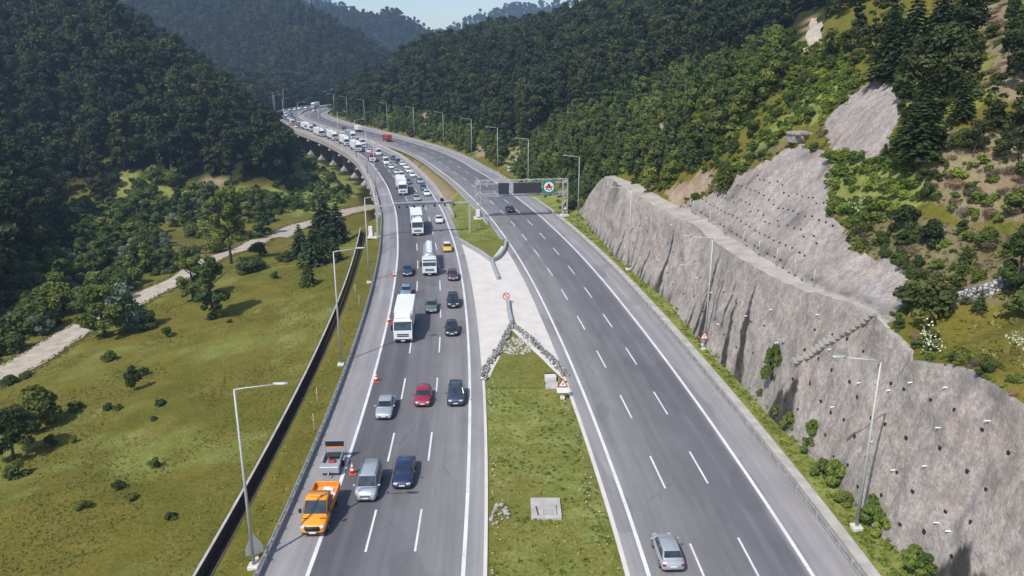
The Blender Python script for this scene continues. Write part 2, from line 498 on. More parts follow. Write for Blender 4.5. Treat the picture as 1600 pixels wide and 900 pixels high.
def mat_line():
    t = NT('road_paint', .75, .3)
    w = t.coord('world')
    n = t.noise(w, 3.2, 6, .75); m = t.noise(w, .35, 3, .5)
    c = t.ramp(m, [(.35, (.60, .585, .56)), (.65, (.72, .71, .68))])
    t.color(t.mix(t.ramp(n, [(.56, 0.0), (.68, .75)]), c, (.26, .25, .245)))
    return t.m
M = dict(
    asphalt=mat_asphalt(), asphalt2=mat_asphalt('worn_asphalt', 1.28), ground=mat_ground(),
    shot=mat_shot('shotcrete', (.352, .312, .280)), shot2=mat_shot('weathered_shotcrete', (.335, .296, .268), True, .75), bench=plain('bench_concrete', (.40, .355, .305), .9, .2, var=.2, scale=.35),
    stone=mat_stone(),
    leaf_dark=mat_leaf('beech_leaves', (.028, .042, .016), (.050, .068, .023), (.090, .106, .038), .28),
    leaf_mid=mat_leaf('young_leaves', (.056, .082, .020), (.088, .122, .030), (.140, .172, .048), .32),
    leaf_sapling=mat_leaf('sapling_leaves', (.068, .098, .026), (.112, .150, .038), (.175, .208, .062), .32),
    leaf_pine=mat_leaf('pine_needles', (.030, .050, .018), (.055, .080, .026), (.095, .118, .040), .2),
    leaf_herb=mat_leaf('herb_leaves', (.092, .132, .024), (.145, .195, .036), (.21, .26, .065), .32),
    leaf_fir=mat_leaf('fir_needles', (.014, .028, .010), (.028, .048, .016), (.055, .078, .026), .1),
    leaf_grey=mat_leaf('willow_leaves', (.10, .13, .085), (.17, .205, .14), (.31, .34, .26)),
    leaf_brown=mat_leaf('dry_twigs', (.085, .055, .038), (.17, .115, .08), (.30, .225, .165), .1),
    leaf_straw=mat_leaf('dry_grass_blades', (.150, .132, .032), (.220, .192, .052), (.31, .265, .10)),
    leaf_flower=mat_leaf('umbel_flowers', (.34, .36, .22), (.55, .56, .40), (.75, .75, .62), .1),
    bark=plain('bark', (.085, .068, .052), .95, .1, var=.35, scale=6),
    white_line=mat_line(),
    concrete=plain('concrete', (.42, .39, .355), .9, .2, var=.22, scale=.6),
    pale=plain('pale_concrete', (.61, .565, .51), .9, .2, var=.08, scale=.45),
    barrier=plain('barrier_concrete', (.33, .315, .295), .9, .2, var=.2, scale=1.2),
    deck=plain('deck_concrete', (.37, .345, .32), .9, .2, var=.16, scale=.25),
    gravel=plain('gravel', (.42, .36, .285), .95, .1, var=.22, scale=.7),
    dark_soil=plain('dark_soil', (.11, .085, .07), .95, .1, var=.3, scale=.7),
    pink_soil=plain('reddish_earth', (.34, .26, .215), .95, .1, var=.2, scale=.5),
    soil=plain('bare_soil', (.36, .27, .19), .95, .1, var=.25, scale=.5),
    ditch=plain('ditch_stone', (.085, .068, .056), .95, .1, var=.35, scale=2.5),
    steel=plain('galvanised_steel', (.46, .47, .47), .5, .5, .35, var=.12, scale=1.5),
    oldsteel=plain('weathered_rail_steel', (.40, .40, .385), .6, .5, .3, var=.25, scale=1.5),
    lampsteel=plain('lamp_post_steel', (.43, .44, .42), .55, .4, .2, var=.1, scale=1),
    black=plain('black_plastic', (.018, .018, .02), .55, .4, var=.2),
    rubber=plain('tyre_rubber', (.02, .02, .021), .85, .3, var=.25, scale=9),
    rim=plain('alloy_rim', (.42, .43, .45), .35, .6, .6, var=.1),
    screen=plain('unlit_led_screen', (.035, .037, .045), .5, .4, var=.15, scale=4),
    chassis=plain('truck_chassis', (.05, .05, .052), .7, .3, var=.3),
    white_plastic=plain('white_plastic', (.74, .74, .73), .5, .4, var=.06),
    sign_red=plain('sign_red', (.50, .025, .03), .5, .4, var=.05),
    sign_green=plain('sign_green', (.02, .20, .17), .5, .4, var=.05),
    sign_white=plain('sign_white', (.80, .80, .79), .5, .4, var=.04),
    sign_back=plain('sign_back', (.40, .42, .43), .5, .5, .3, var=.08),
    cone=plain('cone_orange', (.75, .10, .035), .6, .4, var=.08),
    tail=plain('tail_lamp', (.33, .02, .02), .25, .6, var=.05),
    amber=plain('amber_lamp', (.80, .28, .02), .3, .5, var=.05),
    plate=plain('number_plate', (.74, .74, .72), .5, .4, var=.04),
    tarp=plain('white_tarpaulin', (.70, .685, .65), .7, .3, var=.08, scale=.8),
    silver=plain('tank_steel', (.50, .54, .58), .35, .6, .5, var=.12, scale=.8),
)
def _glass():
    t = NT('vehicle_glass', .06, .9)
    n = t.noise(t.coord('Object'), 1.2, 2)
    return t.color(t.ramp(n, [(.4, (.010, .016, .022)), (.65, (.030, .042, .052))]))
M['glass'] = _glass()
def _lamp():
    t = NT('headlamp_glass', .12, .8)
    n = t.noise(t.coord('Object'), 9, 2)
    return t.color(t.ramp(n, [(.4, (.42, .45, .48)), (.65, (.78, .80, .82))]))
M['headlamp'] = _lamp()

# ------------------------------------------------------------------ objects
def tag(o, label=None, cat=None, group=None, kind=None):
    if label: o['label'] = label
    if cat: o['category'] = cat
    if group: o['group'] = group
    if kind: o['kind'] = kind
    return o

def thing(name, label, cat, loc=(0, 0, 0), rotz=0.0, group=None):
    o = bpy.data.objects.new(name, None)
    o.empty_display_size = .2
    col.objects.link(o)
    o.location = loc
    o.rotation_euler = (0, 0, rotz)
    return tag(o, label, cat, group)

def link_mesh(name, me, parent=None):
    o = bpy.data.objects.new(name, me)
    col.objects.link(o)
    if parent is not None:
        o.parent = parent
    return o

class MB:
    """collects shapes and links them as one mesh"""
    def __init__(self):
        self.v = []; self.f = []; self.sm = []
    def add(self, vs, fs, smooth_=False, mat=None):
        o = len(self.v)
        if mat is not None:
            vs = [mat @ Vector(p) for p in vs]
        self.v += [tuple(p) for p in vs]
        self.f += [tuple(i + o for i in q) for q in fs]
        self.sm += [smooth_] * len(fs)
        return self
    def box(self, c, s, rz=0.0, bev=0.0, mat=None, taper=(1, 1)):
        hx, hy, hz = s[0] / 2, s[1] / 2, s[2] / 2
        if bev:
            b = min(bev, hx * .9, hy * .9, hz * .9)
            rings = []
            for z, k in ((-hz, b), (-hz + b, 0), (hz - b, 0), (hz, b)):
                tx, ty = (1, 1) if z < 0 else taper
                x, y = hx * tx - k, hy * ty - k
                rings.append([(x, -y + b, z), (x, y - b, z), (x - b, y, z), (-x + b, y, z), (-x, y - b, z), (-x, -y + b, z), (-x + b, -y, z), (x - b, -y, z)])
            vs = [p for r in rings for p in r]
            fs = [tuple(range(7, -1, -1)), tuple(range(24, 32))]
            for i in range(3):
                for j in range(8):
                    k = (j + 1) % 8
                    fs.append((i * 8 + j, i * 8 + k, i * 8 + 8 + k, i * 8 + 8 + j))
        else:
            tx, ty = taper
            vs = [(-hx, -hy, -hz), (hx, -hy, -hz), (hx, hy, -hz), (-hx, hy, -hz), (-hx * tx, -hy * ty, hz), (hx * tx, -hy * ty, hz), (hx * tx, hy * ty, hz), (-hx * tx, hy * ty, hz)]
            fs = [(3, 2, 1, 0), (4, 5, 6, 7), (0, 1, 5, 4), (1, 2, 6, 5), (2, 3, 7, 6), (3, 0, 4, 7)]
        T = Matrix.Translation(c) @ Matrix.Rotation(rz, 4, 'Z')
        return self.add(vs, fs, False, mat @ T if mat is not None else T)
    def tube(self, pts, r, n=8, caps=True, smooth_=True):
        """round bar along points; r one radius or one per point"""
        pts = [Vector(p) for p in pts]
        rs = r if isinstance(r, (list, tuple)) else [r] * len(pts)
        vs = []; fs = []
        for i, p in enumerate(pts):
            d = (pts[min(i + 1, len(pts) - 1)] - pts[max(i - 1, 0)]).normalized()
            a = d.cross(Vector((0, 0, 1)))
            if a.length < 1e-3:
                a = d.cross(Vector((0, 1, 0)))
            a.normalize(); b = d.cross(a)
            for k in range(n):
                t = 2 * math.pi * k / n
                vs.append(p + (a * math.cos(t) + b * math.sin(t)) * rs[i])
        for i in range(len(pts) - 1):
            for k in range(n):
                m = (k + 1) % n
                fs.append((i * n + k, i * n + m, i * n + n + m, i * n + n + k))
        if caps:
            fs.append(tuple(range(n - 1, -1, -1)))
            fs.append(tuple(range((len(pts) - 1) * n, len(pts) * n)))
        return self.add(vs, fs, smooth_)
    def loft(self, rings, caps=True, smooth_=True, closed=True):
        n = len(rings[0]); vs = [p for r in rings for p in r]; fs = []
        for i in range(len(rings) - 1):
            for k in range(n if closed else n - 1):
                m = (k + 1) % n
                fs.append((i * n + k, i * n + m, i * n + n + m, i * n + n + k))
        if caps:
            fs.append(tuple(range(n - 1, -1, -1)))
            fs.append(tuple(range((len(rings) - 1) * n, len(rings) * n)))
        return self.add(vs, fs, smooth_)
    def poly(self, pts, t=0.0, nrm=None):
        """flat panel; with thickness t along -nrm"""
        pts = [Vector(p) for p in pts]
        n = len(pts)
        if not t:
            return self.add(pts, [tuple(range(n))])
        nv = Vector(nrm) if nrm is not None else (pts[1] - pts[0]).cross(pts[2] - pts[0]).normalized()
        back = [p - nv * t for p in pts]
        fs = [tuple(range(n)), tuple(range(2 * n - 1, n - 1, -1))]
        for i in range(n):
            j = (i + 1) % n
            fs.append((i, i + n, j + n, j))
        return self.add(pts + back, fs)
    def mesh(self, name, mat):
        me = bpy.data.meshes.new(name)
        me.from_pydata(self.v, [], self.f)
        me.polygons.foreach_set('use_smooth', self.sm)
        if mat is not None:
            me.materials.append(mat)
        me.update()
        return me
    def build(self, name, mat, parent=None):
        return link_mesh(name, self.mesh(name, mat), parent)

def np_mesh(name, V, F, mat, attrs=None, smooth_=True, uv=None, parent=None, link=True):
    """mesh from arrays: V (n,3), F (m,4)"""
    me = bpy.data.meshes.new(name)
    V = np.ascontiguousarray(V, np.float32); F = np.ascontiguousarray(F, np.int32)
    m, k = F.shape
    me.vertices.add(len(V)); me.vertices.foreach_set('co', V.ravel())
    me.loops.add(m * k); me.loops.foreach_set('vertex_index', F.ravel())
    me.polygons.add(m)
    me.polygons.foreach_set('loop_start', np.arange(0, m * k, k, dtype=np.int32))
    me.polygons.foreach_set('use_smooth', np.full(m, smooth_))
    if uv is not None:
        l = me.uv_layers.new(name='UVMap')
        l.data.foreach_set('uv', np.ascontiguousarray(uv[F.ravel()], np.float32).ravel())
    for an, av in (attrs or {}).items():
        a = me.attributes.new(an, 'FLOAT', 'POINT')
        a.data.foreach_set('value', np.ascontiguousarray(av, np.float32))
    me.materials.append(mat)
    me.update(calc_edges=True)
    me.validate()
    return link_mesh(name, me, parent) if link else me

def grid_faces(nr, nc):
    i = np.arange(nr - 1)[:, None] * nc + np.arange(nc - 1)[None, :]
    return np.stack([i, i + 1, i + nc + 1, i + nc], -1).reshape(-1, 4)

def copy_tree(o, parent=None):
    c = o.copy(); col.objects.link(c)
    if parent is not None:
        c.parent = parent
    for ch in list(o.children):
        copy_tree(ch, c)
    return c
# ------------------------------------------------------------------ the ground
def zones(x, y, z, polys, jit=7):
    """1 inside any of the outlines (outlines traced on the hillside as seen from the camera), ragged at the edge"""
    px, py, d = project(x, y, z)
    k = 1.0
    px = px + jit * 2 * fbm(x / 3.0, y / 3.0, 21) * k
    py = py + jit * 2 * fbm(x / 3.0 + 40, y / 3.0, 22) * k
    px = px + 7 * fbm(x / .9, y / .9, 24); py = py + 7 * fbm(x / .9 + 9, y / .9, 25)
    m = np.zeros(np.shape(px), bool)
    for p in polys:
        m |= inpoly(px, py, p)
    return (m & (d > 1)).astype(float)

HERB = [[(1300, 246), (1380, 243), (1440, 268), (1475, 300), (1430, 330), (1360, 342), (1300, 345)],
        [(1200, 200), (1330, 92), (1345, 130), (1290, 188), (1245, 192), (1235, 212), (1120, 298), (1100, 290), (1160, 250)],
        [(1385, 30), (1500, 10), (1530, 60), (1560, 140), (1500, 190), (1420, 200), (1400, 150)],
        [(140, 258), (330, 300), (470, 285), (560, 300), (520, 330), (300, 345), (180, 330)],
        [(470, 240), (560, 285), (560, 310), (480, 310)],
        [(835, 215), (780, 240), (740, 232), (800, 262), (880, 300), (910, 330), (890, 345), (850, 330), (800, 280)]]
DRY = [[(1325, 350), (1360, 340), (1450, 340), (1600, 370), (1640, 450), (1560, 470), (1440, 450), (1400, 412), (1335, 400)],
       [(1240, 200), (1235, 212), (1120, 300), (1100, 300), (1150, 255)]]
SOIL = [[(1035, 300), (1075, 285), (1110, 262), (1120, 285), (1075, 315), (1045, 325)], [(1075, 200), (1105, 192), (1105, 212), (1085, 215)],
        [(655, 185), (668, 165), (675, 192), (662, 196)], [(148, 262), (200, 285), (196, 292), (150, 272)], [(310, 285), (345, 270), (355, 292), (325, 300)],
        [(1000, 200), (1040, 190), (1055, 215), (1020, 225)], [(745, 228), (760, 235), (755, 246), (740, 240)], [(780, 262), (800, 232), (815, 262)], [(632, 248), (660, 262), (700, 300), (716, 326), (700, 330), (680, 302), (650, 272)]]
BROWN = [[(1525, 0), (1700, 0), (1700, 170), (1560, 150)], [(1440, 210), (1600, 190), (1680, 330), (1520, 350), (1440, 300)]]
PATHSCAR = [[(1258, 34), (1278, 32), (1282, 84), (1254, 92)]]

def terrain(name, X, Y, Z, litter_shade, keep=None, lush=None):
    nr, nc = X.shape
    V = np.stack([X, Y, Z], -1).reshape(-1, 3)
    x, y, z = V.T
    F = grid_faces(nr, nc)
    if keep is not None:
        F = F[keep.reshape(-1)]
    soil = np.clip(zones(x, y, z, SOIL, 5) + zones(x, y, z, PATHSCAR, 2) * 1.0 + .55 * zones(x, y, z, BROWN), 0, 1)
    herb = zones(x, y, z, HERB); dry = np.clip(zones(x, y, z, DRY) + .75 * zones(x, y, z, BROWN), 0, 1)
    if lush is not None: herb = np.clip(herb + lush.reshape(-1), 0, 1)
    li = np.asarray(litter_shade).reshape(-1) * (1 - np.clip(soil + herb + dry, 0, 1))
    o = np_mesh(name, V, F, M['ground'], dict(soil=soil, herb=herb, dry=dry, litter_shade=li))
    return tag(o, kind='structure')

PATH = Line(catmull([hit(*p)[:2] for p in ((-420, 830), (-230, 720), (-60, 622), (-10, 596), (45, 566), (110, 524), (180, 487), (235, 458), (292, 431), (340, 402), (400, 379), (450, 361), (500, 345), (548, 330), (588, 321))], 1.5))
rows = np.arange(1, 216.4, 1.5)
rows[-1] = 215
# --- valley floor, field and road platform: from the wall base leftwards
lx = LC.at([LC.s_of_y(y) for y in rows], -9.3)[:, 0]
toff = np.r_[-np.geomspace(10, 560, 72)[::-1], np.arange(-9.5, -5.2, .7), -4.72, -4.62, -3.58, -3.48, -2.6, -1.6, -.8, 0]
xb = np.interp(rows, WY, WX)
frac = np.linspace(0, 1, 34)[1:]
X = np.concatenate([lx[:, None] + toff[None, :], lx[:, None] + (xb - lx)[:, None] * frac[None, :]], 1)
Y = np.repeat(rows[:, None], X.shape[1], 1)
Z = ground(X, Y)
relief = smooth(-6.5, -14, (X - lx[:, None])) * .55 * fbm(X / 7, Y / 7, 5)
dP_, _ = nearest(X, Y, PATH.P)
relief = relief * smooth(3, 7, np.abs(dP_)).reshape(X.shape)
Z = Z + relief
dd = 1 - smooth(168, 176, rows)
for k, tt in enumerate(toff):
    if abs(tt + 4.62) < 1e-6 or abs(tt + 3.58) < 1e-6:
        Z[:, k] -= 1.5 * dd
dF_ = foot(X, Y)
dL_, _ = nearest(X, Y, LC.P); dR_, _ = nearest(X, Y, RC.P)
lush = ((dL_ > 7) * (.8 + .7 * fbm(X / 5, Y / 5, 19).ravel()) + (dR_ > 9) * .5 + .7 * smooth(.0, .5, (fbm(X / 17, Y / 11, 20) + .8 * fbm(X / 2.5, Y / 2.5, 18)).ravel()) * (dL_ < -14)).reshape(X.shape)
terrain('ground', X, Y, Z, smooth(0, -6, dF_) + smooth(190, 200, Y.ravel()) * (np.abs(dL_) < 9.5), lush=np.clip(lush, 0, 1))  # second term darkens the ground colour as shade beneath the deck

# --- right hillside, with the shotcrete faces cut out of the same surface
rows_r = np.r_[np.arange(4, 40, .8), np.arange(40, 216, .33)]; rows_r[-1] = 215
xb, x1, z1, x2, z2 = wall_profile(rows_r)
NW, NB = 40, 5
up = np.r_[np.arange(.4, 26, .4), np.geomspace(26.5, 560, 60)]
X = np.concatenate([xb[:, None] + (x1 - xb)[:, None] * np.linspace(0, 1, NW)[None, :],
                    x1[:, None] + (x2 - x1)[:, None] * np.linspace(0, 1, NB + 1)[None, 1:],
                    x2[:, None] + up[None, :]], 1)
Y = np.repeat(rows_r[:, None], X.shape[1], 1)
Z = ground(X, Y)
tcol = np.concatenate([np.zeros(NW + NB), up])
rough = smooth(0, 4, tcol)[None, :]
Z = Z + rough * (.9 * fbm(X / 9, Y / 9, 31) + .3 * fbm(X / 2.2, Y / 2.2, 33))
# the sprayed concrete follows the rock: bulges across the face
wcol = np.concatenate([np.sin(np.linspace(0, np.pi, NW)) ** .5, np.zeros(NB), np.zeros(len(up))])[None, :]
bul = .75 * fbm(Y / 10, Z / 6, 41) + .26 * fbm(Y / 1.6, Z / 1.6, 43) + .4 * smooth(.0, .5, fbm(Y / 13 + 3, Z / 16, 47))

X = X - wcol * bul * np.minimum(1, (z1 / 6))[:, None]
X[:, NW - 1:] += ((1 - smooth(66, 78, rows_r)) * (.25 + 1.1 * fbm(rows_r / 3.5, rows_r * 0 + 4, 61)))[:, None]
X[:, NW - 12:NW - 1] += ((1 - smooth(66, 78, rows_r)) * (.25 + 1.1 * fbm(rows_r / 3.5, rows_r * 0 + 4, 61)))[:, None] * np.linspace(0, 1, 12)[None, :-1]
# uneven crest of the wall
cr = np.concatenate([np.linspace(0, 1, NW) ** 3, np.ones(NB) * .9, np.zeros(len(up))])[None, :]
Z = Z + cr * .55 * fbm(Y / 5, Y * 0 + 2, 51) * np.minimum(1, (z1 / 6))[:, None]
nr, nc = X.shape
fx = .25 * (X[:-1, :-1] + X[1:, :-1] + X[:-1, 1:] + X[1:, 1:]); fy = .25 * (Y[:-1, :-1] + Y[1:, :-1] + Y[:-1, 1:] + Y[1:, 1:])
fz = .25 * (Z[:-1, :-1] + Z[1:, :-1] + Z[:-1, 1:] + Z[1:, 1:])
ci = np.repeat(np.arange(nc - 1)[None, :], nr - 1, 0)
isw = (ci < NW - 1) & (fy < 181.5)
isw |= (ci < NW + NB - 1) & (fy <= 62)
isb = (ci >= NW - 1) & (ci < NW + NB - 1) & (fy < 178) & (fy > 62)
UPW = [[(1060, 322), (1125, 297), (1165, 273), (1218, 239), (1246, 226), (1272, 236), (1298, 243), (1297, 300), (1296, 338), (1318, 352), (1328, 392), (1360, 398),
        (1400, 410), (1425, 440), (1418, 470), (1394, 500), (1388, 520), (1300, 500), (1150, 420), (1070, 360)]]
TOPW = [[(1288, 192), (1330, 150), (1368, 121), (1388, 128), (1408, 160), (1398, 200), (1388, 236), (1368, 250), (1330, 249), (1302, 240), (1292, 215)]]
LEDGE = [[(1243, 192), (1262, 189), (1288, 194), (1292, 214), (1270, 214), (1244, 206)]]
hasp = ci >= NW + NB - 1
upw = hasp & (zones(fx, fy, fz, UPW, 3.5) > 0) & (fy < 180)
topw = hasp & (zones(fx, fy, fz, TOPW, 2.5) > 0) & ~upw
# near the meadow the lower wall runs up over the rounded crest
hillm = ~(isw | isb | upw | topw)
D_, _ = nearest(X, Y, RC.P)
lit = smooth(26, 40, X - np.interp(Y, WY, WX)) * smooth(150, 175, Y) + smooth(45, 60, X - np.interp(Y, WY, WX)) * (1 - smooth(150, 175, Y))
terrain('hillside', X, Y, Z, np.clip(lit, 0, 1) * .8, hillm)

def patch(name, mask, mat, attrs, lift=.0):
    F = grid_faces(nr, nc)[mask.reshape(-1)]
    used = np.unique(F)
    remap = -np.ones(nr * nc, int); remap[used] = np.arange(len(used))
    V = np.stack([X, Y, Z], -1).reshape(-1, 3)[used]
    return np_mesh(name, V + np.array([-lift * .6, 0, lift]), remap[F], mat, {k: a.reshape(-1)[used] for k, a in attrs.items()})

# dark seepage streaks and rust under the weep pipes of the lower wall: (y at the foot, lean along y, from, to, width)
STAIN = [(82.6, 5.5, .0, .86, .55), (87.2, 3.6, .0, .70, .30), (90.0, 2.0, .35, .80, .22), (96.0, 4.0, .0, .92, .38), (98.4, 1.0, .0, .55, .26), (117, 3.0, .0, .85, .30),
         (71.0, 1.0, .0, .42, .75), (72.8, .6, .0, .30, .5), (44.6, 1.0, .0, .36, .9), (42.4, 1, .0, .30, 1.0), (101.5, .6, .0, .30, .2), (126, 1.5, .0, .5, .18), (139, 1, .1, .6, .16), (92.8, 2.8, .45, .8, .2)]
hf = np.clip(Z / np.maximum(z1, .5)[:, None], 0, 1.2)
stain = np.zeros_like(X)
for y0, lean, a, b, w in STAIN:
    c = y0 + lean * hf
    ww = 1.5 * w * (1.0 + .6 * fbm(Z / 1.5, Y / 3, 71)) * np.clip(1.35 * (1 - (hf / b) ** 1.5) + .12, .05, 2)
    stain = np.maximum(stain, (1 - smooth(ww * .8, ww * 1.12, np.abs(Y - c))) * smooth(a - .08, a + .02, hf + .02) * (1 - smooth(b - .08, b + .02, hf)) * (ww > 0))
stain = np.clip(stain * (1 + .5 * fbm(Y / .8, Z / 1.5, 73)), 0, 1) * .95
for y0 in np.arange(112, 172, 3.1):       # short dark marks at the toe of the far end
    stain = np.maximum(stain, .7 * (1 - smooth(.3, .6, np.abs(Y - y0))) * (1 - smooth(.05, .2, hf)))
blot = np.clip(smooth(.18, .5, fbm(Y / 7, Z / 5, 77)) * .55 * smooth(.45, .95, hf), 0, 1)
stain_l = np.clip(np.maximum(stain, blot), 0, 1)
zero = np.zeros_like(X)
lower = tag(patch('retaining_wall', isw, M['shot'], dict(stain=stain_l, rust=zero)),
            'long grey sprayed concrete retaining wall along the right verge, dark seepage streaks down its face', 'retaining wall')
bench = patch('bench_ledge', isb, M['bench'], dict(stain=zero, rust=zero), .02); bench.parent = lower
sblot = np.clip(smooth(.2, .6, fbm(Y / 4 + 9, X / 2.5, 79)) * .45, 0, 1)
sblot = np.maximum(sblot, (.35 + .4 * fbm(Y / 1.2, Z / 2, 80)) * (1 - smooth(.3, 1.2, tcol))[None, :] * (tcol > 0)[None, :])
upper = tag(patch('shotcrete_slope', upw, M['shot2'], dict(stain=sblot, rust=np.zeros_like(X)), .03),
            'upper sprayed concrete slope with rows of anchor recesses, above the bench of the long wall', 'retaining wall')
px_, py_, _d = project(X, Y, Z)
rust = np.clip(1 - np.abs((px_ - 1300) + (py_ - 230) * .75) / 5, 0, 1) * smooth(200, 225, py_) * .8 + np.clip(1 - np.abs((px_ - 1355) + (py_ - 140) * .62) / 4.5, 0, 1) * (1 - smooth(140, 165, py_)) * .8
topo = tag(patch('shotcrete_apron', topw, M['shot2'], dict(stain=zero, rust=np.clip(rust, 0, 1)), .03),
           'smooth grey concrete apron high on the hillside below dark conifers', 'retaining wall')

_m = upw | topw
_d = np.zeros_like(_m)
for a_ in range(-2, 3):
    for b_ in range(-2, 3):
        _d |= np.roll(np.roll(_m, a_, 0), b_, 1)
EDGE = _d & hillm & hasp
EDGE |= hasp & (ci < NW + NB + 3) & (fy < 72) & (fy > 38) & hillm
EDGEP = np.stack([fx[EDGE], fy[EDGE], fz[EDGE]], 1)

def wall_point(y, h):
    """point on the lower wall at fraction h of its height (surface with its bulges)"""
    r = int(np.argmin(np.abs(rows_r - y))); c = h * (NW - 1)
    c0 = int(min(c, NW - 2)); k = c - c0
    P = np.array([X[r, c0], Y[r, c0], Z[r, c0]]) * (1 - k) + np.array([X[r, c0 + 1], Y[r, c0 + 1], Z[r, c0 + 1]]) * k
    return P
def slope_point(y, t):
    r = int(np.argmin(np.abs(rows_r - y))); c = NW + NB - 1 + int(np.argmin(np.abs(up - t)))
    return np.array([X[r, c], Y[r, c], Z[r, c]])

# anchor recesses: dark hooded pockets, and white drain pipes
def pocket_mesh():
    b = MB()
    b.box((0, 0, 0), (.16, .34, .34), bev=.04)
    return b.mesh('anchor_recess', M['black'])
pk = pocket_mesh()
def pipe_mesh():
    b = MB(); b.tube([(.3, 0, 0), (-.34, 0, -.04)], .055, 8)
    return b.mesh('drain_pipe', M['white_plastic'])
pm = pipe_mesh()
n = 0
for y in np.arange(46, 74, 2.6):
    for h in (.16, .36, .56, .78):
        if n >= 44: break
        P = wall_point(y + rng.uniform(-.4, .4), h + rng.uniform(-.04, .04))
        o = link_mesh('anchor_recess', pk, lower); o.location = P; o.scale = (1, rng.uniform(.6, 1.15), rng.uniform(.6, 1.1)); n += 1
for y in np.arange(76, 166, 4.5):
    for h in (.3, .6):
        if n >= 84: break
        P = wall_point(y + rng.uniform(-.6, .6), h + rng.uniform(-.06, .06))
        o = link_mesh('anchor_recess', pk, lower); o.location = P; o.scale = (1, .7, .7); n += 1
n_pipe = 0
for y in (47, 49, 51.5, 54, 57, 59, 62, 65, 68, 72, 77, 81, 86, 91, 97, 104, 112, 121, 131):
    for h in ((rng.uniform(.25, .5), rng.uniform(.6, .92)) if y < 58 else (rng.uniform(.3, .9),))[: 2 if n_pipe % 2 else 1]:
        P = wall_point(y + rng.uniform(-.8, .8), h)
        o = link_mesh('drain_pipe', pm, lower); o.location = P; o.rotation_euler = (0, 0, rng.uniform(-.3, .3)); n_pipe += 1
n = 0
more = MB()
for y in np.arange(80, 130, 1.7):
    for r_, t in enumerate((.6, 2.0, 3.4, 4.8, 6.2)):
        if y > 129 - 4 * r_ or (r_ > 0 and y < 84): continue
        P = slope_point(y + rng.uniform(-.15, .15), t + rng.uniform(-.15, .15))
        if n < 98:
            o = link_mesh('anchor_recess', pk, upper); o.location = P; o.scale = (1.1, .95, .95); n += 1
        else:
            more.box(P, (.18, .33, .33), 0, .05)
tag(more.build('anchor_recesses', M['black'], upper), kind='stuff')

# bare scar high on the hill and the stepped stone chute beyond the gantry, both draped on the slope
def drape(name, quad, nu, nv, mat, lift, kind=None, step=0.0):
    A, B, C, D = [np.array(hit(*p)) for p in quad]
    u = np.linspace(0, 1, nu)[None, :, None]; v = np.linspace(0, 1, nv)[:, None, None]
    Q = (A * (1 - u) + B * u) * (1 - v) + (D * (1 - u) + C * u) * v
    z = ground(Q[..., 0], Q[..., 1])
    if Q[0, 0, 1] < 215: z = z + .9 * fbm(Q[..., 0] / 9, Q[..., 1] / 9, 31) + .3 * fbm(Q[..., 0] / 2.2, Q[..., 1] / 2.2, 33)
    z = z + lift + step * (np.arange(nv) % 2)[:, None]
    w = fbm(Q[..., 0] / 2, Q[..., 1] / 2, 95)
    Q[:, 0, 0] += 1.2 * w[:, 0]; Q[:, -1, 0] += 1.2 * w[:, -1]
    return np_mesh(name, np.concatenate([Q[..., :2], z[..., None]], -1).reshape(-1, 3), grid_faces(nv, nu), mat, smooth_=False)
tag(drape('path', [(1256, 88), (1282, 84), (1277, 34), (1266, 36)], 8, 40, M['gravel'], .7), kind='structure')
tag(drape('stone_chute', [(790, 270), (834, 268), (833, 231), (816, 233)], 8, 26, M['barrier'], .4, step=.35), 'stepped grey stone chute climbing the bank behind the message boards', 'stone chute')

# --- far valley and ridges
rf = np.r_[np.arange(215, 660, 3.0), np.geomspace(664, 2900, 90)]
xc = np.array([np.interp(min(y, 530), RC.P[:200, 1], RC.P[:200, 0]) if False else float(RC.at(RC.s_of_y(min(y, 530)))[0]) for y in rf])
off = np.r_[-np.geomspace(265, 1500, 45)[::-1], np.arange(-260, -71, 3.0), np.arange(-70, 70, 2.6), np.geomspace(70, 1500, 70)]
Xf = xc[:, None] + off[None, :]
Yf = np.repeat(rf[:, None], Xf.shape[1], 1)
Zf = ground(Xf, Yf)
dRf, _ = nearest(Xf, Yf, RC.P); dLf, _ = nearest(Xf, Yf, LC.P); dFf = foot(Xf, Yf)
dRf = dRf.reshape(Xf.shape); dLf = dLf.reshape(Xf.shape); dFf = dFf.reshape(Xf.shape)
lit = np.clip(smooth(22, 30, dRf) + smooth(-2, -8, dFf) + smooth(560, 600, Yf) * smooth(-16, -24, dLf) + smooth(900, 1000, Yf) + (np.abs(dLf + .5) < 9) * (Yf < 640), 0, 1)  # forest floor; the last term paints the viaduct's under-deck shade
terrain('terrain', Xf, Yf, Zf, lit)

# ------------------------------------------------------------------ roads
def strip(name, line, s0, s1, us, z, mat, step=2.0, uvs=1.0, parent=None):
    ss = np.arange(s0, s1 + step * .5, step)
    P = np.stack([line.at(ss, u) for u in us], 1)               # (n, m, 2)
    nr_, nc_ = P.shape[:2]
    V = np.concatenate([P, np.full((nr_, nc_, 1), z)], -1).reshape(-1, 3)
    uv = np.stack([np.repeat(np.array(us)[None, :], nr_, 0) * uvs, np.repeat(ss[:, None], nc_, 1)], -1).reshape(-1, 2)
    return np_mesh(name, V, grid_faces(nr_, nc_), mat, uv=uv, smooth_=False, parent=parent)

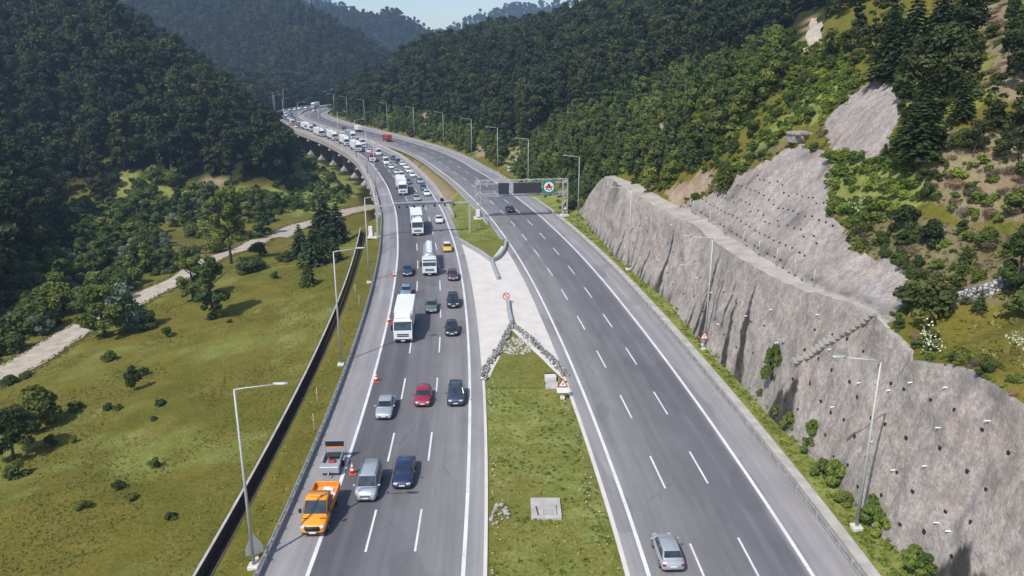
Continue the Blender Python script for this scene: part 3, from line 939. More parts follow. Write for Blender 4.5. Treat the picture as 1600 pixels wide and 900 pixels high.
roadL = tag(strip('road', LC, 5, LC.len - 200, list(np.linspace(-9.2, 7.1, 12)), 0.0, M['asphalt']), kind='structure')
roadR = tag(strip('road', RC, 5, RC.len - 200, list(np.linspace(-7.3, 9.4, 12)), 0.0, M['asphalt2'], uvs=-1.0), kind='structure')
for road, line, wl in ((roadL, LC, 5.65), (roadR, RC, 5.95)):
    for u in (-wl, wl):
        strip('edge_line', line, 5, 800, [u - .15, u + .15], .006, M['white_line'], parent=road)
def dashes(road, line, us, s_first):
    b = MB()
    for u, ph in us:
        s = s_first + ph
        while s < 760:
            ss = np.linspace(s, s + 5.7, 4)
            A = line.at(ss, u - .085); B = line.at(ss, u + .085)
            for i in range(3):
                b.add([(*A[i], .006), (*B[i], .006), (*B[i + 1], .006), (*A[i + 1], .006)], [(0, 1, 2, 3)])
            s += 13.7
    b.build('lane_dashes', M['white_line'], road)
s0L = LC.s_of_y(G(570, 862)[1]); s0R = RC.s_of_y(G(1034, 762)[1])
dashes(roadL, LC, [(-1.88, 0), (1.88, 0)], s0L - 41.1)
dashes(roadR, RC, [(-1.98, 0), (1.98, 0.6)], s0R - 41.1)

# gravel track across the valley floor
ss = np.arange(0, PATH.len, 1.5)
us = np.linspace(-3.1, 3.1, 6)
P = np.stack([PATH.at(ss, u) for u in us], 1)
Pz = ground(P[..., 0], P[..., 1], False) + .12
wob = .45 * fbm(P[..., 0] / 2.2, P[..., 1] / 2.2, 91)
P[:, 0, 0] += wob[:, 0]; P[:, -1, 0] += wob[:, -1]
tag(np_mesh('path', np.concatenate([P, Pz[..., None]], -1).reshape(-1, 3), grid_faces(len(ss), 6), M['gravel']), kind='structure')

# paved crossover between the carriageways, concrete gutter along the right verge, pad in the island
ys = np.arange(83, 152, 1.5)
A = np.array([LC.at(LC.s_of_y(y), 7.1) for y in ys]); B = np.array([RC.at(RC.s_of_y(y), -7.3) for y in ys])
k = np.linspace(0, 1, 6)[None, :, None]
V = A[:, None] * (1 - k) + B[:, None] * k
V = np.concatenate([V, np.full(V.shape[:2] + (1,), -.012)], -1)
tag(np_mesh('pavement', V.reshape(-1, 3), grid_faces(len(ys), 6), M['pale'], smooth_=False), kind='structure')
def kerb(name, line, s0, s1, u0, u1, h, mat, step=2.5, z0=-.1):
    b = MB(); rings = []
    for s in np.arange(s0, s1 + .1, step):
        a = line.at(s, u0); c = line.at(s, u1)
        rings.append([(*c, z0), (*c, h), (*a, h), (*a, z0)])
    b.loft(rings, True, False)
    return b.build(name, mat)
tag(kerb('kerb', RC, 20, RC.s_of_y(205), 9.9, 10.85, .03, M['concrete']), kind='structure')
tag(kerb('kerb', RC, 5, RC.s_of_y(83), -7.65, -7.31, .05, M['pale']), kind='structure')
tag(kerb('kerb', LC, 5, LC.s_of_y(83), 7.11, 7.4, .05, M['pale']), kind='structure')

# drainage channel beside the left verge
def channel():
    t = thing('drainage_channel', 'long stone lined drainage channel sunk in the grass beside the left guardrail', 'drain', (0, 0, 0))
    for name, prof, m in (('channel_wall', [(-4.58, -1.6), (-4.58, .02), (-4.74, .02), (-4.74, -1.6)], 'ditch'), ('channel_wall', [(-3.44, -1.6), (-3.44, -.10), (-3.58, -.10), (-3.58, -1.6)], 'ditch'),
                          ('channel_floor', [(-3.5, -1.62), (-3.5, -1.36), (-4.7, -1.36), (-4.7, -1.62)], 'dark_soil'), ('coping', [(-4.56, .022), (-4.56, .09), (-4.78, .09), (-4.78, .022)], 'concrete')):
        b = MB(); rings = []
        for y in np.arange(14, 176, 2.0):
            s = LC.s_of_y(y)
            g = float(field_z(3.0, y)) + .12
            rings.append([(*LC.at(s, -9.3 + o), g + z) for o, z in prof])
        b.loft(rings, True, False)
        b.build(name, M[m], t)
channel()

# ------------------------------------------------------------------ barriers
def guardrail(line, u, s0, s1, label, side, double=True, spacing=2.0, height=.75):
    t = thing('guardrail', label, 'guardrail', (0, 0, 0))
    def rail(z, h):
        b = MB(); rings = []
        for s in np.arange(s0, s1 + .1, 2.0):
            rings.append([(*line.at(s, u + o), z + dz) for o, dz in ((-.03, -h), (.05, -h * .6), (-.01, 0), (.05, h * .6), (-.03, h), (-.06, h), (-.06, -h))])
        b.loft(rings, True, False)
        b.build('rail', M['oldsteel'], t)
    rail(height - .15, .15)
    if double: rail(height - .55, .10)
    pmb = MB(); pmb.box((0, 0, height / 2 - .1), (.12, .10, height + .2)); pmesh = pmb.mesh('post', M['oldsteel'])
    rest = MB(); n_ = 0
    for s in np.arange(s0, s1, spacing):
        p = line.at(s, u - .12 * side)
        if n_ < 95:
            o = link_mesh('post', pmesh, t); o.location = (*p, 0); o.rotation_euler = (0, 0, line.ang(s)); n_ += 1
        else:
            rest.box((*p, height / 2 - .1), (.12, .10, height + .2), line.ang(s))
    if rest.v:
        tag(rest.build('posts', M['oldsteel'], t), kind='stuff')
    return t
guardrail(LC, -9.15, 5, LC.s_of_y(188), 'two rail steel guardrail edging the left shoulder from the orange truck to the viaduct', -1)
guardrail(RC, 9.25, 20, RC.s_of_y(215), 'steel guardrail along the right shoulder in front of the sprayed concrete wall', 1)

def barrier(name, line, u, s0, s1, prof, mat, label, cat):
    b = MB(); rings = []
    for s in np.arange(s0, s1 + .1, 3.0):
        rings.append([(*line.at(s, u + o), z) for o, z in prof])
    b.loft(rings, True, False)
    return tag(b.build(name, M[mat], None), label, cat)
JERSEY = [(.32, -.4), (.32, .12), (.14, .32), (.10, .92), (-.10, .92), (-.14, .32), (-.32, .12), (-.32, -.4)]
barrier('parapet', LC, -9.6, LC.s_of_y(186), 640, [(.42, -1.1), (.42, .2), (.22, .95), (-.22, .95), (-.3, .3), (-.70, .2), (-.70, -1.9), (-.3, -1.9)], 'deck', 'outer concrete parapet of the curved viaduct, above the piers', 'parapet')
barrier('parapet', LC, 7.5, LC.s_of_y(176), 640, [(.3, -1.0), (.3, .85), (-.0, .85), (-.3, .15), (-.3, -1.0)], 'deck', 'inner concrete parapet of the viaduct beside the dark gap between the carriageways', 'parapet')
barrier('concrete_barrier', RC, -7.7, RC.s_of_y(172), 660, JERSEY, 'barrier', 'concrete barrier on the median side of the empty right carriageway', 'barrier')
barrier('concrete_barrier', RC, 9.9, RC.s_of_y(216), 640, JERSEY, 'barrier', 'concrete barrier on the outer edge of the right carriageway below the forest', 'barrier')

# Y shaped steel barriers at the tip of the grass island by the gantries
def vrail(name, pts, label):
    t = thing(name, label, 'guardrail', (*pts[0], 0))
    o = np.array(pts[0])
    for z in (.62, .25):
        b = MB(); rings = []
        Q = catmull([(*p,) for p in pts], 1.0)
        Tn = np.gradient(Q, axis=0); Tn /= np.linalg.norm(Tn, axis=1)[:, None]
        for q, tn in zip(Q, Tn):
            nx, ny = tn[1], -tn[0]
            rings.append([(q[0] - o[0] + nx * a, q[1] - o[1] + ny * a, z + dz) for a, dz in ((.22, -.14), (.26, 0), (.22, .14), (-.22, .14), (-.26, 0), (-.22, -.14))])
        b.loft(rings, True, False); b.build('rail', M['steel'], t)
    pmb = MB(); pmb.box((0, 0, .25), (.14, .14, .9)); pmsh = pmb.mesh('post', M['oldsteel'])
    for q in Q[::3]:
        p = link_mesh('post', pmsh, t); p.location = (q[0] - o[0], q[1] - o[1], 0)
    return t
Yc = G(767, 409)
vrail('median_guardrail', [G(718, 378), G(735, 388), G(752, 398), Yc], 'left arm of the V shaped steel barrier at the tip of the small grass island')
vrail('median_guardrail', [G(791, 378), G(788, 392), G(779, 404), (Yc[0] + .35, Yc[1])], 'right arm of the V shaped steel barrier at the tip of the small grass island')
vrail('median_guardrail', [(Yc[0] + .1, Yc[1] - .5), G(772, 422), G(778, 437)], 'short stem of double steel barrier pointing down the paved crossover')
vrail('median_guardrail', [G(793, 471), G(795, 490), G(799, 507)], 'short stem of steel barrier behind the round red rimmed sign on the crossover')

def rubble_wall(pts, label):
    Q = catmull(pts, .42)
    b = MB(); r = random.Random(len(pts) * 31)
    for q in Q:
        for off in (-.24, .0, .24):
            if r.random() < .12: continue
            s = r.uniform(.26, .42)
            b.box((q[0] + off + r.uniform(-.1, .1), q[1] + r.uniform(-.12, .12), .18 + r.uniform(-.05, .12)), (s, s * r.uniform(.8, 1.2), r.uniform(.3, .5)), r.uniform(0, 3), .06, taper=(.8, .8))
    return tag(b.build('rubble_wall', M['stone']), label, 'stone wall')
rubble_wall([G(756, 594), G(758, 580), G(766, 566), G(780, 546), G(790, 528), G(799, 509)], 'left wing of the low rubble stone wall at the tip of the long grass island')
rubble_wall([G(801, 509), G(820, 524), G(843, 545), G(865, 566), G(884, 588)], 'right wing of the low rubble stone wall at the tip of the long grass island')
# the grass of the two islands runs up between the barrier wings
def grass_wedge(pts, n_=9):
    a, b, c = [np.array(p) for p in pts]
    V = []; F = []
    for i in range(n_ + 1):
        l = a + (c - a) * i / n_; r = b + (c - b) * i / n_
        for j in range(n_ + 1): V.append((*(l + (r - l) * j / n_), .012))
    V = np.array(V); V[:, :2] += .12 * np.stack([fbm(V[:, 0], V[:, 1], 5), fbm(V[:, 0], V[:, 1], 6)], 1)
    h = np.full(len(V), .5)
    tag(np_mesh('ground', V, grid_faces(n_ + 1, n_ + 1), M['ground'], dict(soil=h * 0, herb=h, dry=h * 0, litter_shade=h * 0), False), kind='structure')
WEDGE1 = [G(757, 606), G(893, 606), G(800, 516)]
WEDGE2 = [G(722, 376), G(792, 374), G(768, 405)]
grass_wedge(WEDGE1); grass_wedge(WEDGE2)
def rubble_heap(c, R, n_, label, seed, mat='concrete'):
    b = MB(); r = random.Random(seed)
    for i in range(n_):
        a = r.uniform(0, 6.28); q = R * math.sqrt(r.random()); s = r.uniform(.18, .42)
        b.box((c[0] + q * math.cos(a), c[1] + q * math.sin(a) * 1.5, .0 + .1 * r.random()), (s, s * r.uniform(.7, 1.2), s * .7), r.uniform(0, 3), .05, taper=(.75, .8))
    return tag(b.build('stone_rubble', M[mat]), label, 'stones')
rubble_heap(G(808, 540), 2.2, 110, 'spread of pale stones inside the apex of the rubble wall', 3)
def edge_stones():
    b = MB(); r = random.Random(77)
    for y in np.arange(40, 84, .34):
        p = LC.at(LC.s_of_y(y), 7.75 + abs(r.gauss(0, .5)))
        if r.random() < .5:
            s = r.uniform(.08, .20); b.box((p[0], p[1], .02), (s, s * r.uniform(.7, 1.3), s * .8), r.uniform(0, 3), .03, taper=(.7, .7))
    for y in np.arange(40, 84, .5):
        p = RC.at(RC.s_of_y(y), -8.0 - abs(r.gauss(0, .7)))
        if r.random() < .5:
            s = r.uniform(.08, .2); b.box((p[0], p[1], .02), (s, s * r.uniform(.7, 1.3), s * .8), r.uniform(0, 3), .03, taper=(.7, .7))
    tag(b.build('loose_stones', M['concrete']), 'loose pale stones strewn along the edges of the grass island', 'stones', kind='stuff')
edge_stones()
rubble_heap(G(779, 803), .9, 20, 'small heap of grey stones left of the square concrete pad', 5, 'barrier')

def pad():
    x, y = G(853, 795)
    t = thing('concrete_pad', 'square pale concrete pad with a sunken grate in the grass island', 'concrete pad', (x, y, 0))
    b = MB(); b.box((0, 0, .02), (2.5, 3.0, .24), 0, .03); b.build('slab', M['concrete'], t)
    b = MB()
    for k_ in range(7): b.box((-.25 + k_ * .14, -.75, .165), (.05, .8, .05))
    b.box((.17, -.33, .165), (1.0, .05, .05)); b.box((.17, -1.17, .165), (1.0, .05, .05))
    b.build('grate', M['steel'], t)
    b = MB(); b.box((-.75, -.5, .16), (.12, 1.3, .05), .12); b.box((.86, -.4, .16), (.05, 1.4, .04)); b.build('rusty_trim', M['dark_soil'], t)
pad()
def box_ruin():
    x, y = G(862, 600)
    t = thing('concrete_drain_box', 'broken pale concrete drain box in the grass beside the triangular sign', 'drain box', (x, y, 0))
    b = MB(); b.box((-.1, 1.0, .25), (1.3, .9, .8), .1, .05); b.build('chamber', M['pale'], t)
    b = MB(); b.box((-.1, 1.55, .62), (1.2, .25, .12), .1); b.build('opening', M['black'], t)
    b = MB(); b.box((.0, -.5, .06), (1.4, 1.7, .3), -.12, .05); b.build('slab', M['concrete'], t)
box_ruin()

# ------------------------------------------------------------------ viaduct
def viaduct():
    t = thing('viaduct', 'long curved concrete viaduct carrying the queue of traffic past the left hill', 'viaduct', (0, 0, 0))
    s0, s1 = LC.s_of_y(190), 650
    b = MB(); rings = []
    for s in np.arange(s0, s1, 3.0):
        rings.append([(*LC.at(s, o), z) for o, z in ((7.7, -.06), (7.7, -.7), (5.5, -1.1), (5.0, -2.3), (-6.8, -2.3), (-7.2, -1.1), (-9.9, -.7), (-9.9, -.06))])
    b.loft(rings, True, False); b.build('deck', M['deck'], t)
    for i, s in enumerate(np.arange(s0 + 9, s1, 22.0)):
        a = LC.ang(s); p = LC.at(s)
        T = Matrix.Translation((*p, 0)) @ Matrix.Rotation(a, 4, 'Z')
        b = MB()
        b.box((-1.5, 0, -2.95), (18.0, 1.7, 1.2), 0, .4, mat=T)
        cap = b.build('pier_cap', M['barrier'], t)
        b = MB()
        b.loft([[T @ Vector((x_ * k, y_ * k, z)) for x_, y_ in ((3.0, -.9), (3.6, 0), (3.0, .9), (-3.6, .9), (-4.4, 0), (-3.6, -.9))] for z, k in ((-16, 1.38), (-12, 1.34), (-10.4, 1.0), (-3.5, 1.0))], True, False)
        b.build('pier', M['barrier'], t)
    b = MB()
    a = LC.ang(s0); T = Matrix.Translation((*LC.at(s0 - 1), 0)) @ Matrix.Rotation(a, 4, 'Z')
    b.box((-1.0, -2, -6.6), (18, 4, 12.8), 0, .1, mat=T); b.build('abutment', M['deck'], t)
viaduct()

# ------------------------------------------------------------------ street lamps
def lamp_meshes():
    H = 14.4
    b = MB(); b.tube([(0, 0, 0), (0, 0, H)], [.135, .07], 10); pole = b.mesh('pole', M['lampsteel'])
    b = MB(); b.tube([(0, 0, H - .05), (.5, 0, H + .06), (2.9, 0, H + .34)], [.075, .06, .05], 8); arm = b.mesh('arm', M['lampsteel'])
    b = MB(); b.loft([[(2.7 + x_, y_, H + .36 + z_ + .02 * x_) for y_, z_ in ((-w, 0), (-w * .8, .09), (0, .13), (w * .8, .09), (w, 0), (0, -.07))] for x_, w in ((0, .07), (.25, .17), (.75, .19), (1.05, .12))]); head = b.mesh('lamp_head', M['lampsteel'])
    b = MB(); b.box((0, 0, .1), (.8, .8, .4), 0, .05); base = b.mesh('footing', M['pale'])
    return pole, arm, head, base
LM = lamp_meshes()
def lamp(x, y, z, rz, label, group, lean=0.0, sc_=1.0):
    t = thing('street_lamp', label, 'street lamp', (x, y, z), rz, group)
    t.rotation_euler = (0, lean, rz); t.scale = (sc_,) * 3
    for nm, me in zip(('pole', 'arm', 'lamp_head', 'footing'), LM):
        link_mesh(nm, me, t)
    return t
GL, GR = 'street lamps along the left carriageway', 'street lamps along the right carriageway'
lefts = [(G(397, 885, -.2), 'tall grey street lamp beside the orange truck, triangular sign at its foot'),
         (G(533, 570, -.25), 'grey street lamp left of the white box truck, standing beside the drainage channel'),
         (G(577, 442, -.3), 'grey street lamp left of the overhead camera beam, near the white cabinet')]
for (x, y), lab in lefts:
    s = float(LC.s_of_y(y)); lamp(x, y, -.3, LC.ang(s), lab, GL)
for i, s in enumerate(np.arange(LC.s_of_y(205), 625, 42)):
    p = LC.at(s, -9.75); lamp(p[0], p[1], -.1, LC.ang(s), 'slim street lamp standing on the outer parapet of the viaduct', GL)
rights = [(G(1338, 825, 0), 'tall street lamp casting its shadow on the nearest bulge of the retaining wall'),
          (G(1101, 541, 0), 'street lamp behind the red triangular sign, in front of the retaining wall'),
          (G(981, 421, 0), 'street lamp in front of the far half of the retaining wall'),
          (G(903, 342, 0), 'street lamp at the far end of the retaining wall, just right of the sign gantry')]
for (x, y), lab in rights:
    s = float(RC.s_of_y(y)); lamp(x, y, -.05, RC.ang(s) + math.pi, lab, GR)
y3 = rights[3][0][1]
for i, s in enumerate(np.arange(RC.s_of_y(y3) + 38, 660, 37)):
    p = RC.at(s, 11.6); lamp(p[0], p[1], -.1, RC.ang(s) + math.pi, 'slim street lamp in the row at the forest edge beyond the sign gantry', GR)

# stepped gutter on the wall, small stone wall by the meadow, broken ledge beside the apron, stakes on the bench
def stepped_gutter():
    b = MB()
    for i in range(17):
        k_ = i / 16; p = wall_point(65.0 + 7.0 * k_, 1.0 - .5 * k_)
        b.box((p[0] - .15, p[1], p[2] + .05), (.75, .36, .30), .2)
        b.box((p[0] - .5, p[1] + .1, p[2] + .22), (.10, .40, .34), .2)
    tag(b.build('stepped_gutter', M['concrete']), 'narrow stepped concrete gutter running down across the retaining wall from its crest', 'gutter')
stepped_gutter()
def hill_wall():
    b = MB(); r = random.Random(8)
    a = hit(1478, 484); c = hit(1562, 456)
    for i in range(26):
        k_ = i / 25; x_ = a[0] + (c[0] - a[0]) * k_; y_ = a[1] + (c[1] - a[1]) * k_
        z_ = a[2] + (c[2] - a[2]) * k_
        for j in range(3):
            b.box((x_ + r.uniform(-.1, .1), y_ + r.uniform(-.1, .1), z_ + .1 + .38 * j), (.52, .5, .42), r.uniform(0, .5), .06)
    tag(b.build('stone_wall', M['stone']), 'short low stone wall on the slope above the small meadow', 'stone wall')
hill_wall()
def ledge():
    h = hit(1266, 205); b = MB(); r = random.Random(9)
    for i in range(9):
        b.box((h[0] - 2.6 + i * .62, h[1] + r.uniform(-.3, .3), h[2] - .25 + r.uniform(-.12, .12)), (.75, 2.2 + r.uniform(-.5, .5), .45), r.uniform(-.2, .2), .08)
    b.box((h[0] - .2, h[1] + .4, h[2] - 1.0), (5.2, 2.0, 1.2), .1, .1)
    tag(b.build('broken_ledge', M['shot2']), 'broken grey concrete ledge at the left foot of the apron', 'ledge')
ledge()
for i, y_ in enumerate((78, 83, 88, 93, 99, 106, 113, 121)):
    p = wall_profile(np.array([float(y_)])); q = MB(); q.tube([(0, 0, 0), (0, 0, 2.2)], .04, 6)
    o = q.build('stake', M['steel']); o.location = (float(p[3][0]) - .35, y_, float(p[4][0]) - .1)
    tag(o, 'thin steel stake on the bench between the two sprayed concrete faces', 'stake', 'stakes along the bench')

# thin marker poles of the left verge
for i, (px, py) in enumerate(((492, 683), (497, 640), (562, 487), (556, 470))):
    x, y = G(px, py, -.3)
    b = MB(); b.tube([(0, 0, 0), (0, 0, 2.6)], .035, 6)
    o = b.build('marker_pole', M['lampsteel']); o.location = (x, y, -.3)
    tag(o, 'thin pale marker pole in the grass between the drainage channel and the left guardrail', 'pole', 'marker poles on the left verge')

# ------------------------------------------------------------------ gantries
def truss(b, x0, x1, y, z, w, h, n_, r=.06):
    """four chord lattice beam along local x"""
    cs = [(y - w / 2, z - h / 2), (y + w / 2, z - h / 2), (y + w / 2, z + h / 2), (y - w / 2, z + h / 2)]
    for yy, zz in cs:
        b.box(((x0 + x1) / 2, yy, zz), (x1 - x0, r * 1.7, r * 1.7))
    for i in range(n_):
        a = x0 + (x1 - x0) * i / n_; c = x0 + (x1 - x0) * (i + 1) / n_
        if i % 2: a, c = c, a
        for p, q in ((0, 1), (1, 2), (2, 3), (3, 0)):
            b.tube([(a, *cs[p]), (c, *cs[q])], r * .55, 5, smooth_=False)
def sign_gantry():
    A_ = np.array(G(747, 341)); B_ = np.array(G(882, 337))
    d = B_ - A_; L = float(np.linalg.norm(d)); a = math.atan2(d[1], d[0])
    t = thing('sign_gantry', 'lattice steel gantry over the right carriageway carrying dark message boards and a roadworks board', 'gantry', (*A_, 0), a)
    zt, zb = 8.4, 5.5
    for x_ in (0, L):
        b = MB()
        for dx in (-.55, .55):
            for dy in (-.45, .45): b.box((x_ + dx, dy, 4.3), (.16, .16, 8.7))
        for k_ in range(7):
            z0 = .4 + k_ * 1.2
            for dy in (-.45, .45):
                b.tube([(x_ - .55 * (-1) ** k_, dy, z0), (x_ + .55 * (-1) ** k_, dy, z0 + 1.2)], .045, 5, smooth_=False)
        b.build('tower', M['steel'], t)
        b = MB(); b.box((x_, 0, .1), (2.0, 1.7, .5), 0, .05); b.build('footing', M['pale'], t)
    b = MB(); truss(b, -.6, L + .6, 0, zt, .95, .85, 18); b.build('top_beam', M['steel'], t)
    b = MB(); truss(b, -.6, L + .6, 0, zb - .1, .95, .55, 18, .05); b.build('lower_beam', M['steel'], t)
    b = MB()
    b.box((L / 2, .2, zb - .45), (L, .9, .05))
    for k_ in range(13): b.box((L * k_ / 12, -.5, zb + .35), (.05, .05, 1.1))
    b.box((L / 2, -.5, zb + .9), (L, .05, .05)); b.box((L / 2, -.5, zb + .45), (L, .04, .04)); b.build('walkway', M['steel'], t)
    # boards: local x measured from the photo
    u = lambda px: (px - 747) / (882 - 747) * L
    def board(name, xa, xb_, za, zb_, y, mat, th=.3):
        q = MB(); q.box(((xa + xb_) / 2, y, (za + zb_) / 2), (xb_ - xa, th, zb_ - za), 0, .05); return q.build(name, M[mat], t)
    board('message_board', u(778), u(794), zb + .2, zt - .15, -.78, 'screen')
    board('message_board', u(801), u(844), zb + .3, zt - .2, -.78, 'screen')
    q = MB(); q.box((u(797.5), -.72, (zb + zt) / 2), (.55, .18, 2.6)); q.build('bracket', M['steel'], t)
    xs0, xs1 = u(846), u(865)
    s_ = board('roadworks_board', xs0, xs1, zb + .1, zt + .15, -.78, 'sign_green', .2)
    c = Vector(((xs0 + xs1) / 2, -.90, (zb + zt) / 2 + .15)); w = (xs1 - xs0) * .40
    def disc(r, n_, y, mat, name, pts=None):
        q = MB(); pts = pts or [(c.x + r * math.cos(2 * math.pi * k_ / n_), y, c.z + r * math.sin(2 * math.pi * k_ / n_)) for k_ in range(n_)]
        q.poly(pts); q.build(name, M[mat], s_)
    disc(w, 24, c.y, 'sign_white', 'white_disc')
    disc(0, 0, c.y - .006, 'sign_red', 'red_triangle', [(c.x - w * .55, c.y - .006, c.z - w * .25), (c.x + w * .55, c.y - .006, c.z - w * .25), (c.x + w * .2, c.y - .006, c.z + w * .7), (c.x - w * .2, c.y - .006, c.z + w * .7)])
    q = MB()
    for k_ in range(5):
        an = math.pi * (1.0 + k_ / 4.0); q.box((c.x + w * .62 * math.cos(an), c.y - .012, c.z + w * .62 * math.sin(an)), (w * .3, .004, w * .3))
    q.box((c.x, c.y - .012, c.z + w * .2), (w * .22, .004, w * .3)); q.build('symbol', M['black'], s_)
    # cabinet on the left tower
    q = MB(); q.box((-.1, -.95, 1.4), (.85, .5, 1.7), 0, .04); q.build('control_cabinet', M['white_plastic'], t)
    q = MB(); q.box((-.1, -.95, .1), (1.5, 1.1, .3), 0, .04); q.build('cabinet_base', M['pale'], t)
    # small warning triangle on the right tower
    q = MB(); zc = 2.0
    q.poly([(L - .62, -.62, zc - .45), (L + .62, -.62, zc - .45), (L, -.62, zc + .6)], .03, (0, -1, 0)); w_ = q.build('warning_triangle', M['sign_red'], t)
    q = MB(); q.poly([(L - .36, -.626, zc - .3), (L + .36, -.626, zc - .3), (L, -.626, zc + .3)]); q.build('triangle_face', M['sign_white'], w_)
sign_gantry()
def camera_gantry():
    A_ = np.array(G(734, 363)); B_ = np.array(G(590, 371))
    d = B_ - A_; L = float(np.linalg.norm(d)); a = math.atan2(d[1], d[0])
    t = thing('camera_gantry', 'slim white steel beam over the left carriageway carrying traffic cameras', 'gantry', (*A_, 0), a)
    zt = 6.6
    for x_ in (0, L):
        b = MB(); b.box((x_, 0, zt / 2), (.34, .30, zt + .2)); b.build('post', M['lampsteel'], t)
    b = MB(); b.box((L / 2, 0, zt), (L + .3, .26, .32)); b.build('beam', M['lampsteel'], t)
    b = MB(); b.box((L * .5, .0, zt + .5), (L * .62, 1.0, .06)); 
    for k_ in range(9): b.box((L * (.2 + .6 * k_ / 8), .45, zt + .75), (.04, .04, .9))
    b.box((L * .5, .45, zt + 1.15), (L * .62, .05, .05)); b.build('walkway', M['steel'], t)
    for k_, f in enumerate((.17, .27, .38, .50, .60, .68, .76)):
        b = MB(); b.box((L * f, .45, zt - .35), (.32, .7, .4), 0, .04); b.tube([(L * f, .1, zt), (L * f, .45, zt - .3)], .04, 6); b.build('camera_housing', M['black'], t)
    b = MB(); b.box((L * .30, .3, zt + .8), (.7, .6, .7), 0, .05); b.build('antenna_box', M['black'], t)
camera_gantry()
def cabinet(px, py, label):
    x, y = G(px, py, -.3)
    t = thing('control_cabinet', label, 'cabinet', (x, y, -.3))
    b = MB(); b.box((0, 0, .1), (2.6, 2.0, .3), 0, .04); b.build('slab', M['pale'], t)
    b = MB(); b.box((-.6, 0, 1.35), (.8, .55, 2.1), 0, .04); b.build('housing', M['white_plastic'], t)
    b = MB(); b.box((.5, .4, .6), (.7, .5, .7), 0, .03); b.build('junction_box', M['sign_back'], t)
cabinet(584, 371, 'white roadside control cabinet on a concrete slab beside the left post of the camera beam')

# ------------------------------------------------------------------ road signs
def tri_sign(x, y, z, rz, label, plate=False, h=2.1, size=.62, back=False, name='road_sign'):
    t = thing(name, label, 'road sign', (x, y, z), rz)
    b = MB(); b.tube([(0, .05, 0), (0, .05, h + size)], .045, 8); b.build('post', M['lampsteel'], t)
    k_ = size
    def tri(s_, y_): return [(-k_ * s_, y_, h + k_ * .62 * (1 - s_)), (k_ * s_, y_, h + k_ * .62 * (1 - s_)), (0, y_, h + k_ * .62 * (1 - s_) + 1.75 * k_ * s_)]
    b = MB(); b.poly(tri(1, 0), .025, (0, -1, 0)); p = b.build('triangle', M['sign_back' if back else 'sign_red'], t)
    if not back:
        b = MB(); b.poly(tri(.68, -.006)); b.build('face', M['sign_white'], p)
        b = MB(); b.box((-.02, -.012, h + .55 * k_), (k_ * .28, .004, .10), 0); b.box((.03, -.012, h + .8 * k_), (k_ * .2, .004, .12)); b.build('symbol', M['black'], p)
    if plate:
        b = MB(); b.box((0, 0, h - .36), (k_ * 2.1, .03, .62), 0); b.build('plate', M['sign_white' if not back else 'sign_back'], t)
    b = MB(); b.box((0, .05, .05), (.5, .5, .3), 0, .03); b.build('footing', M['pale'], t)
    return t
x, y = G(879, 622); tri_sign(x, y, 0, 0, 'red rimmed triangular sign with a white plate below, by the drain box', True, 1.3, .62)
x, y = G(1099, 546); tri_sign(x, y, 0, .1, 'red rimmed triangular sign standing in the verge in front of the retaining wall', False, 1.4, .62)
x, y = G(399, 873, -.2); tri_sign(x, y, -.3, .5, 'grey back of a triangular sign beside the street lamp left of the orange truck', True, 1.2, .62, True)
def round_sign():
    x, y = G(791, 474)
    t = thing('round_sign', 'small round red rimmed sign lying low on the paved crossover above the barrier stem', 'road sign', (x, y, 0))
    b = MB(); b.tube([(0, .06, 0), (0, .06, 1.25)], .04, 8); b.build('post', M['lampsteel'], t)
    b = MB(); b.poly([(.55 * math.cos(k_ * math.pi / 12), 0, 1.15 + .55 * math.sin(k_ * math.pi / 12)) for k_ in range(24)], .03, (0, -1, 0)); p = b.build('disc', M['sign_red'], t)
    b = MB(); b.poly([(.42 * math.cos(k_ * math.pi / 12), -.006, 1.15 + .42 * math.sin(k_ * math.pi / 12)) for k_ in range(24)]); b.build('face', M['pale'], p)
    b = MB(); b.add([(-.32, -.012, 1.40), (-.22, -.012, 1.5), (.34, -.012, .92), (.24, -.012, .82)], [(0, 3, 2, 1)]); b.build('bar', M['sign_red'], p)
round_sign()

# ------------------------------------------------------------------ traffic cones
def cone(px, py, label, z=0.0):
    x, y = G(px, py)
    t = thing('traffic_cone', label, 'traffic cone', (x, y, 0.0), random.uniform(0, 1), 'cones along the closed shoulder')
    n_ = 14
    ring = lambda r, z_: [(r * math.cos(2 * math.pi * k_ / n_), r * math.sin(2 * math.pi * k_ / n_), z_) for k_ in range(n_)]
    b = MB(); b.box((0, 0, .045), (.62, .62, .07), 0, .02); b.build('base', M['cone'], t)
    R = lambda z_: .26 - .21 * z_ / 1.1
    b = MB(); b.loft([ring(R(.08), .08), ring(R(1.1), 1.1)]); c = b.build('body', M['cone'], t)
    for za, zb in ((.38, .58), (.78, .93)):
        b = MB(); b.loft([ring(R(za) + .006, za), ring(R(zb) + .006, zb)], False); b.build('white_band', M['sign_white'], c)
cone(588, 596, 'orange white banded cone up the shoulder line above the silver saloon')
cone(551, 740, 'orange white banded cone between the silver van and the arrow trailer')
cone(608.5, 503, 'orange cone on the shoulder line beside the white box truck')
cone(616, 432, 'small orange cone on the shoulder line beside the dark blue car in the slow lane')
cone(589, 268, 'distant orange and white cone at the start of the viaduct shoulder')
